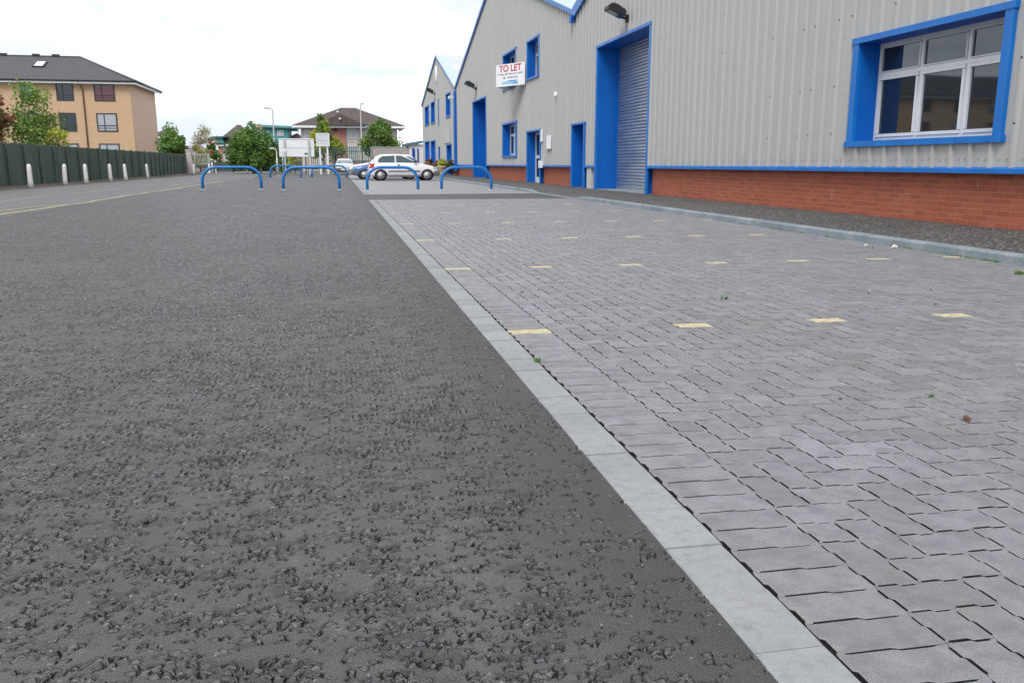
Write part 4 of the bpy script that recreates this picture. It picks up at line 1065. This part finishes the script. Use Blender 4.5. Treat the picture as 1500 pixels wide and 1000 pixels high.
s2 = thing('signboard', 'tall narrow white signboard raised on two white posts', 'sign', (-1.1, 70, 0), 'signboards by the far gate')
xa, xb = at(463, 205, 70).x, at(482.5, 205, 70).x; za, zb2 = at(472, 214.5, 70).z, at(472, 195, 70).z
q_ = MB(); q_.box(xa, xb, 70.0, 70.04, za, zb2); q_.build('board', M['lampclear'], s2)
q_ = MB()
for b_ in ((xa, xb, za, za+.05), (xa, xb, zb2-.06, zb2), (xa, xa+.07, za, zb2), (xb-.06, xb, za, zb2), (xa, xb, (za+zb2)/2-.015, (za+zb2)/2+.015)): q_.box(b_[0], b_[1], 69.97+random.uniform(0, .004), 69.999, b_[2], b_[3])
q_.build('frame', M['white'], s2)
for px in (469.5, 480.5):
    q_ = MB(); x = at(px, 240, 70).x; q_.box(x-.065, x+.065, 70.05, 70.15, 0, za+.15); q_.build('post', M['white'], s2)
def lamp(label, px, ptop, Y, arm, name='street_lamp', head='greypost', group='street lamps', r=.07, hl=.5):
    b_ = at(px, 240, Y); zt_ = at(px, ptop, Y).z; t = thing(name, label, 'street lamp', (b_.x, Y, 0), group)
    q = MB(); q.tube([(0, 0, 0), (0, 0, 1.2), (0, 0, 1.25), (0, 0, zt_-.25), (arm*.35, 0, zt_-.06), (arm, 0, zt_)], [r*1.5, r*1.5, r, r*.75, r*.7, r*.6], 8); q.build('column', M[head], t, False)
    q = MB(); s_ = 1 if arm > 0 else -1; q.bevbox(min(arm, arm+s_*hl), max(arm, arm+s_*hl), -.12, .12, zt_-.07, zt_+.07, .04); q.build('lamp_head', M['greypost'], t, False)
    return t
lamp('tall street lamp rising above the flat teal building', 403.5, 158.5, 85, -.25)
lamp('tall street lamp in front of the pitched house roof', 530.8, 152, 90, .1, hl=.25)
lamp('white street lamp at the left edge among copper leaves', 1.5, 113, 52, .1, head='white', hl=.35, r=.06)
lamp('short white lamp with flat head beside the dense tree', 406, 217.5, 73, -.15, name='lamp_post', head='white', hl=.4, r=.04)
lp_ = thing('street_sign', 'small white plate on a post before the wide signboard', 'sign', (at(414.5, 240, 69).x, 69, 0))
q_ = MB(); q_.tube([(0, 0, 0), (0, 0, 1.95)], .045, 8); q_.build('post', M['greypost'], lp_, False)
q_ = MB(); q_.box(-.18, .28, -.06, -.045, 1.72, 1.95); q_.build('plate', M['white'], lp_, False)
yb = thing('path_light', 'small pale capped post beyond the leftmost barrier', 'post', (at(310.5, 240, 74).x, 74, 0))
q_ = MB(); q_.tube([(0, 0, 0), (0, 0, 1.05)], .06, 8); q_.build('post', M['whitewall'], yb, False)
q_ = MB(); q_.lathe([(.05, 1.0), (.17, 1.05), (.17, 1.13), (.03, 1.18)], (0, 0, 0), 'z', 10); q_.build('cap', M['pot'], yb, False)

# ------------------------------------------------------------------ cars
def car(label, paint, loc, rz, L=3.6, Wd=1.58, H_=1.36, wb_=2.32, tail=True, name='parked_car', group='cars parked in the far bays', zs=1.0):
    """small two-door hatchback, nose along local +x, origin at the ground under its middle"""
    t = thing(name, label, 'car', loc, group, rz); t.scale = (1, 1, zs)
    hw = Wd/2; xr, xf = -L/2, L/2
    rear_ax, front_ax = -wb_/2-.02, wb_/2-.02
    # stations: x, bottom z, deck z (bonnet / belt), half width
    st = [(xr, .34, .62, hw*.82), (xr+.05, .26, .80, hw*.90), (xr+.22, .22, .90, hw*.97), (rear_ax, .21, .91, hw), (-.2, .20, .90, hw), (.45, .20, .885, hw),
          (.78, .20, .87, hw*.995), (front_ax, .21, .80, hw*.985), (xf-.30, .22, .74, hw*.95), (xf-.10, .24, .68, hw*.88), (xf, .32, .56, hw*.76)]
    ring = []
    for x, zb_, zt_, w_ in st:
        hgt = zt_-zb_
        half = [(0, zb_), (w_*.86, zb_), (w_*.965, zb_+hgt*.12), (w_*1.0, zb_+hgt*.48), (w_*.985, zb_+hgt*.66), (w_*.955, zb_+hgt*.86), (w_*.90, zt_-.012), (w_*.78, zt_+.006), (0, zt_+.022)]
        pts = [(x, -a, b) for a, b in half]+[(x, a, b) for a, b in half[::-1][1:-1]]
        ring.append(pts)
    n = len(ring[0]); vs = [p for r in ring for p in r]
    fs = [(i*n+k, i*n+(k+1) % n, (i+1)*n+(k+1) % n, (i+1)*n+k) for i in range(len(ring)-1) for k in range(n)]
    fs += [tuple(range(n))[::-1], tuple(range((len(ring)-1)*n, len(ring)*n))]
    bm_ = MB(); bm_.add(vs, fs, 0, True)
    # cabin shell (pillars and roof)
    zr_ = H_; cab = [(xr+.08, .885, hw*.88), (xr+.34, zr_-.15, hw*.76), (xr+.60, zr_-.02, hw*.73), (-.40, zr_, hw*.725), (-.12, zr_-.02, hw*.72), (.12, zr_-.12, hw*.745), (.76, .87, hw*.87)]
    secs = []
    for x, z, w_ in cab:
        secs.append([(x, -hw*.90, .86), (x, -w_, z-.035 if z > 1 else z-.01), (x, -w_*.82, z), (x, w_*.82, z), (x, w_, z-.035 if z > 1 else z-.01), (x, hw*.90, .86)])
    vs = [p for s_ in secs for p in s_]
    fs = [(i*6+k, i*6+k+1, (i+1)*6+k+1, (i+1)*6+k) for i in range(len(secs)-1) for k in range(5)]
    bm_.add(vs, fs, 0, True)
    bm_.build('body', M[paint], t, False)
    def sidey(z, x): # half width of the cabin skin at height z
        top = hw*.73; return hw*.90+(top-hw*.90)*min(1, max(0, (z-.86)/(zr_-.86-.035)))
    for sgn in (-1, 1):
        for pts in ([(xr+.42, .94), (xr+.46, zr_-.25), (xr+.64, zr_-.115), (-.46, zr_-.075), (-.46, .94)], [(-.39, .94), (-.39, zr_-.075), (-.14, zr_-.09), (.07, zr_-.18), (.58, .94)]):
            q = MB(); out = [(x, sgn*(sidey(z, x)+.022), z) for x, z in pts]; q.prism(out, (0, -sgn*.02, 0)); q.build('side_window', M['carglass'], t, False)
        q = MB(); q.bevbox(.47, .61, sgn*(hw+.01)-.07, sgn*(hw+.01)+.07, .93, 1.03, .02); q.build('wing_mirror', M['black'], t, False)
        q = MB(); q.bevbox(-.34, -.22, sgn*hw*.985-.012, sgn*hw*.985+.012, .78, .82, .006); q.build('door_handle', M['black'], t, False)
        q = MB(); q.bevbox(rear_ax+.36, front_ax-.36, sgn*hw-.014, sgn*hw+.014, .46, .52, .006); q.build('rub_strip', M['bumper'], t, False)
        q = MB(); q.bevbox(rear_ax+.34, front_ax-.34, sgn*hw*.985-.02, sgn*hw*.985+.012, .19, .27, .01); q.build('sill', M['bumper'], t, False)
        # tail and head lamps
        q = MB(); q.prism([(xr+.02, sgn*hw*.83, .62), (xr+.20, sgn*(hw*.955+.012), .66), (xr+.26, sgn*(hw*.93+.012), .88), (xr+.10, sgn*hw*.84, .86)], (-.03, sgn*.008, .004)); q.build('tail_lamp', M['redlamp'], t, False)
        q = MB(); q.prism([(xf-.07, sgn*hw*.55, .56), (xf-.16, sgn*hw*.90, .57), (xf-.30, sgn*hw*.945, .69), (xf-.12, sgn*hw*.55, .685)], (.045, sgn*.012, .012)); q.build('headlight', M['lampclear'], t, False)
        for ax in (rear_ax, front_ax):
            q = MB(); ar = []
            q.lathe([(.305, 0), (.305, .010), (.001, .010)], (ax, sgn*(hw+.002)-.006, .29), 'y', 22); q.build('wheel_arch', M['black'], t, False)
            wl = bpy.data.objects.new('wheel', None); C.objects.link(wl); wl.parent = t; wl.location = (ax, sgn*(hw-.06), .275)
            q = MB(); q.lathe([(.16, -.09), (.25, -.085), (.275, -.05), (.275, .05), (.25, .085), (.16, .09)], (0, 0, 0), 'y', 24); q.build('tyre', M['tyre'], wl, False)
            q = MB(); q.lathe([(.185, -.092), (.185, .092)], (0, 0, 0), 'y', 20)
            q.build('rim', M['rim'], wl, False)
            q = MB()
            for k in range(5):
                a = k*2*math.pi/5; q.tube([(math.cos(a)*.08, sgn*.094, math.sin(a)*.08), (math.cos(a)*.15, sgn*.094, math.sin(a)*.15)], .022, 6)
            q.build('rim_slot', M['black'], wl, False)
    q = MB(); q.prism([(.13, -hw*.66, zr_-.135), (.13, hw*.66, zr_-.135), (.73, hw*.78, .895), (.73, -hw*.78, .895)], (.012, 0, .022)); q.build('windscreen', M['carglass'], t, False)
    q = MB(); q.prism([(xr+.32, -hw*.66, zr_-.19), (xr+.32, hw*.66, zr_-.19), (xr+.12, hw*.76, .92), (xr+.15, -hw*.76, .92)], (-.022, 0, .012)); q.build('rear_window', M['carglass'], t, False)
    for x0_, x1_, nm in ((xr-.05, xr+.30, 'rear_bumper'), (xf-.34, xf+.05, 'front_bumper')):
        q = MB(); q.bevbox(x0_, x1_, -hw*.93, hw*.93, .26, .50, .06); q.build(nm, M['bumper'] if nm == 'front_bumper' else M[paint], t, False)
    q = MB(); q.box(xf+.047, xf+.062, -.26, .26, .34, .45); q.build('number_plate', M['white'], t, False)
    return t
car('white three-door hatchback parked nose towards the warehouse, broadside to view', 'carwhite', (3.16, 43.6, 0), R(2), 3.40, 1.58, 1.36, 2.27, zs=.94)
car('blue car with its nose showing behind the white three-door hatchback', 'carblue', (2.48, 46.9, 0), R(182), 3.6, 1.58, 1.33, 2.35, zs=.92)
car('farther white car with sloping nose showing above the blue car', 'carwhite', (2.55, 50.0, 0), R(181), 3.9, 1.62, 1.34, 2.45, zs=1.0)
car('small silver car facing the camera before the low blockwork wall', 'carsilver', (.5, 68.5, 0), R(-91), 3.4, 1.45, 1.2, 2.2)

# ------------------------------------------------------------------ leaves, weeds, litter on the paving
def leaf_bit(name, label, px, py, s_, m_, cat, group=None, lumps=5, seed=1):
    d = ray(px, py); p = d*(-CAMZ/d.z); rnd = random.Random(seed)
    q = MB()
    for k in range(lumps):
        c = Vector((rnd.uniform(-1, 1)*s_*.6, rnd.uniform(-1, 1)*s_*.6, .004+rnd.random()*s_*.35)); u = Vector((rnd.gauss(0, 1), rnd.gauss(0, 1), rnd.gauss(0, .5))).normalized()*s_*.6; w = u.orthogonal().normalized()*s_*.35
        q.add([c-u, c-u*.3+w+Vector((0, 0, s_*.1)), c+u*.5+w*.8, c+u, c+u*.4-w*.7, c-u*.4-w+Vector((0, 0, s_*.08))], [(0, 1, 2, 3, 4, 5)])
    o = q.build(name, M[m_]); o.location = (p.x, p.y, .002); return tag(o, label, cat, group)
leaf_bit('leaf', 'curled green leaf on the grey paving beyond the nearest yellow row', 1060, 438, .030, 'green', 'leaf', 'leaves on the paving', 4, 1)
leaf_bit('leaf', 'dead brown leaf on the paving near the right edge', 1417, 617, .024, 'brown', 'leaf', 'leaves on the paving', 4, 2)
leaf_bit('moss_tuft', 'tiny green moss tuft in a paving joint above the brown leaf', 1364, 582, .013, 'green', 'moss', None, 5, 3)
leaf_bit('weed', 'small green weed sprouting against the concrete edging strip', 787, 530, .018, 'green', 'weed', None, 8, 4)
leaf_bit('litter', 'pale scrap of litter lying against the kerb face', 1311, 364, .05, 'litter', 'litter', 'scraps of litter', 3, 5)
leaf_bit('litter', 'tiny white scrap in the middle of the paving', 1272, 428, .022, 'litter', 'litter', 'scraps of litter', 3, 6)
leaf_bit('litter', 'small white scrap by the kerb left of the larger pale one', 1269, 360, .03, 'litter', 'litter', 'scraps of litter', 3, 7)
leaf_bit('moss_tuft', 'clump of moss on paving at the right edge by the kerb', 1494, 402, .04, 'green', 'moss', None, 12, 8)
rl = random.Random(9); ms_ = MB()
for k in range(260):
    y = 6.2+rl.random()**1.4*5; x = XK-.006-rl.random()**2*.03
    s_ = rl.uniform(.006, .016); c = Vector((x, y, .004+rl.random()*.008)); u = Vector((rl.gauss(0, 1), rl.gauss(0, 1), rl.gauss(0, .6))).normalized()*s_; w = u.orthogonal().normalized()*s_*.6
    if math.sin(y*2.1)+math.sin(y*5.3) > -.2: ms_.add([c-u, c+w, c+u, c-w], [(0, 1, 2, 3)])
tag(ms_.build('moss', M['green']), 'green moss growing in the gap along the kerb foot', 'moss', kind='stuff')
dk = random.Random(12)
crumb = MB()
for k in range(36):
    x, y = dk.uniform(1.1, 5.3), dk.uniform(2.5, 13); s_ = dk.uniform(.004, .011)
    crumb.lathe([(s_*.6, 0), (s_, s_*.4), (s_*.5, s_*.9)], (x, y, .001), 'z', 6)
tag(crumb.build('grit', M['bark']), 'dark crumbs of grit scattered over the block paving', 'grit', kind='stuff')

# ------------------------------------------------------------------ light
w = bpy.data.worlds.new('World'); S.world = w; w.use_nodes = True; nt = w.node_tree; g = G(nt)
bg = nt.nodes['Background']
sky = g.n('ShaderNodeTexSky'); sky.sky_type = 'NISHITA'; sky.sun_disc = False; sky.sun_elevation = R(48); sky.sun_rotation = R(212); sky.air_density = 1.0; sky.dust_density = 2.0
tc = g.n('ShaderNodeTexCoord').outputs['Generated']
sxyz = g.n('ShaderNodeSeparateXYZ'); g.l(tc, sxyz.inputs[0])
mp = g.mapv(tc, (1.0, 1.0, 3.2))
n1 = g.noise(mp, 1.7, 6, .55); n2 = g.noise(g.mapv(tc, (1, 1, 4.5), (3, 1, 0)), 2.6, 6, .6)
cover = g.ramp(n1, .30, .52, .85, 1.0)
cloudc = g.mix(g.ramp(n2, .34, .66), (7.0, 7.7, 8.7), (12.5, 12.6, 12.7))
g.l(g.mix(cover, sky.outputs[0], cloudc), bg.inputs[0]); bg.inputs[1].default_value = .10
sl_ = bpy.data.lights.new('sun', 'SUN'); sl_.energy = 1.9; sl_.angle = R(24); sl_.color = (1, .96, .90)
so = bpy.data.objects.new('sun', sl_); C.objects.link(so)
so.rotation_euler = Vector((-.45, -.72, .9)).to_track_quat('Z', 'Y').to_euler()
S.view_settings.view_transform = 'Standard'; S.view_settings.look = 'None'; S.view_settings.exposure = .30; S.view_settings.gamma = 1
S.render.engine = 'CYCLES'; S.cycles.use_adaptive_sampling = True
S.cycles.max_bounces = 6
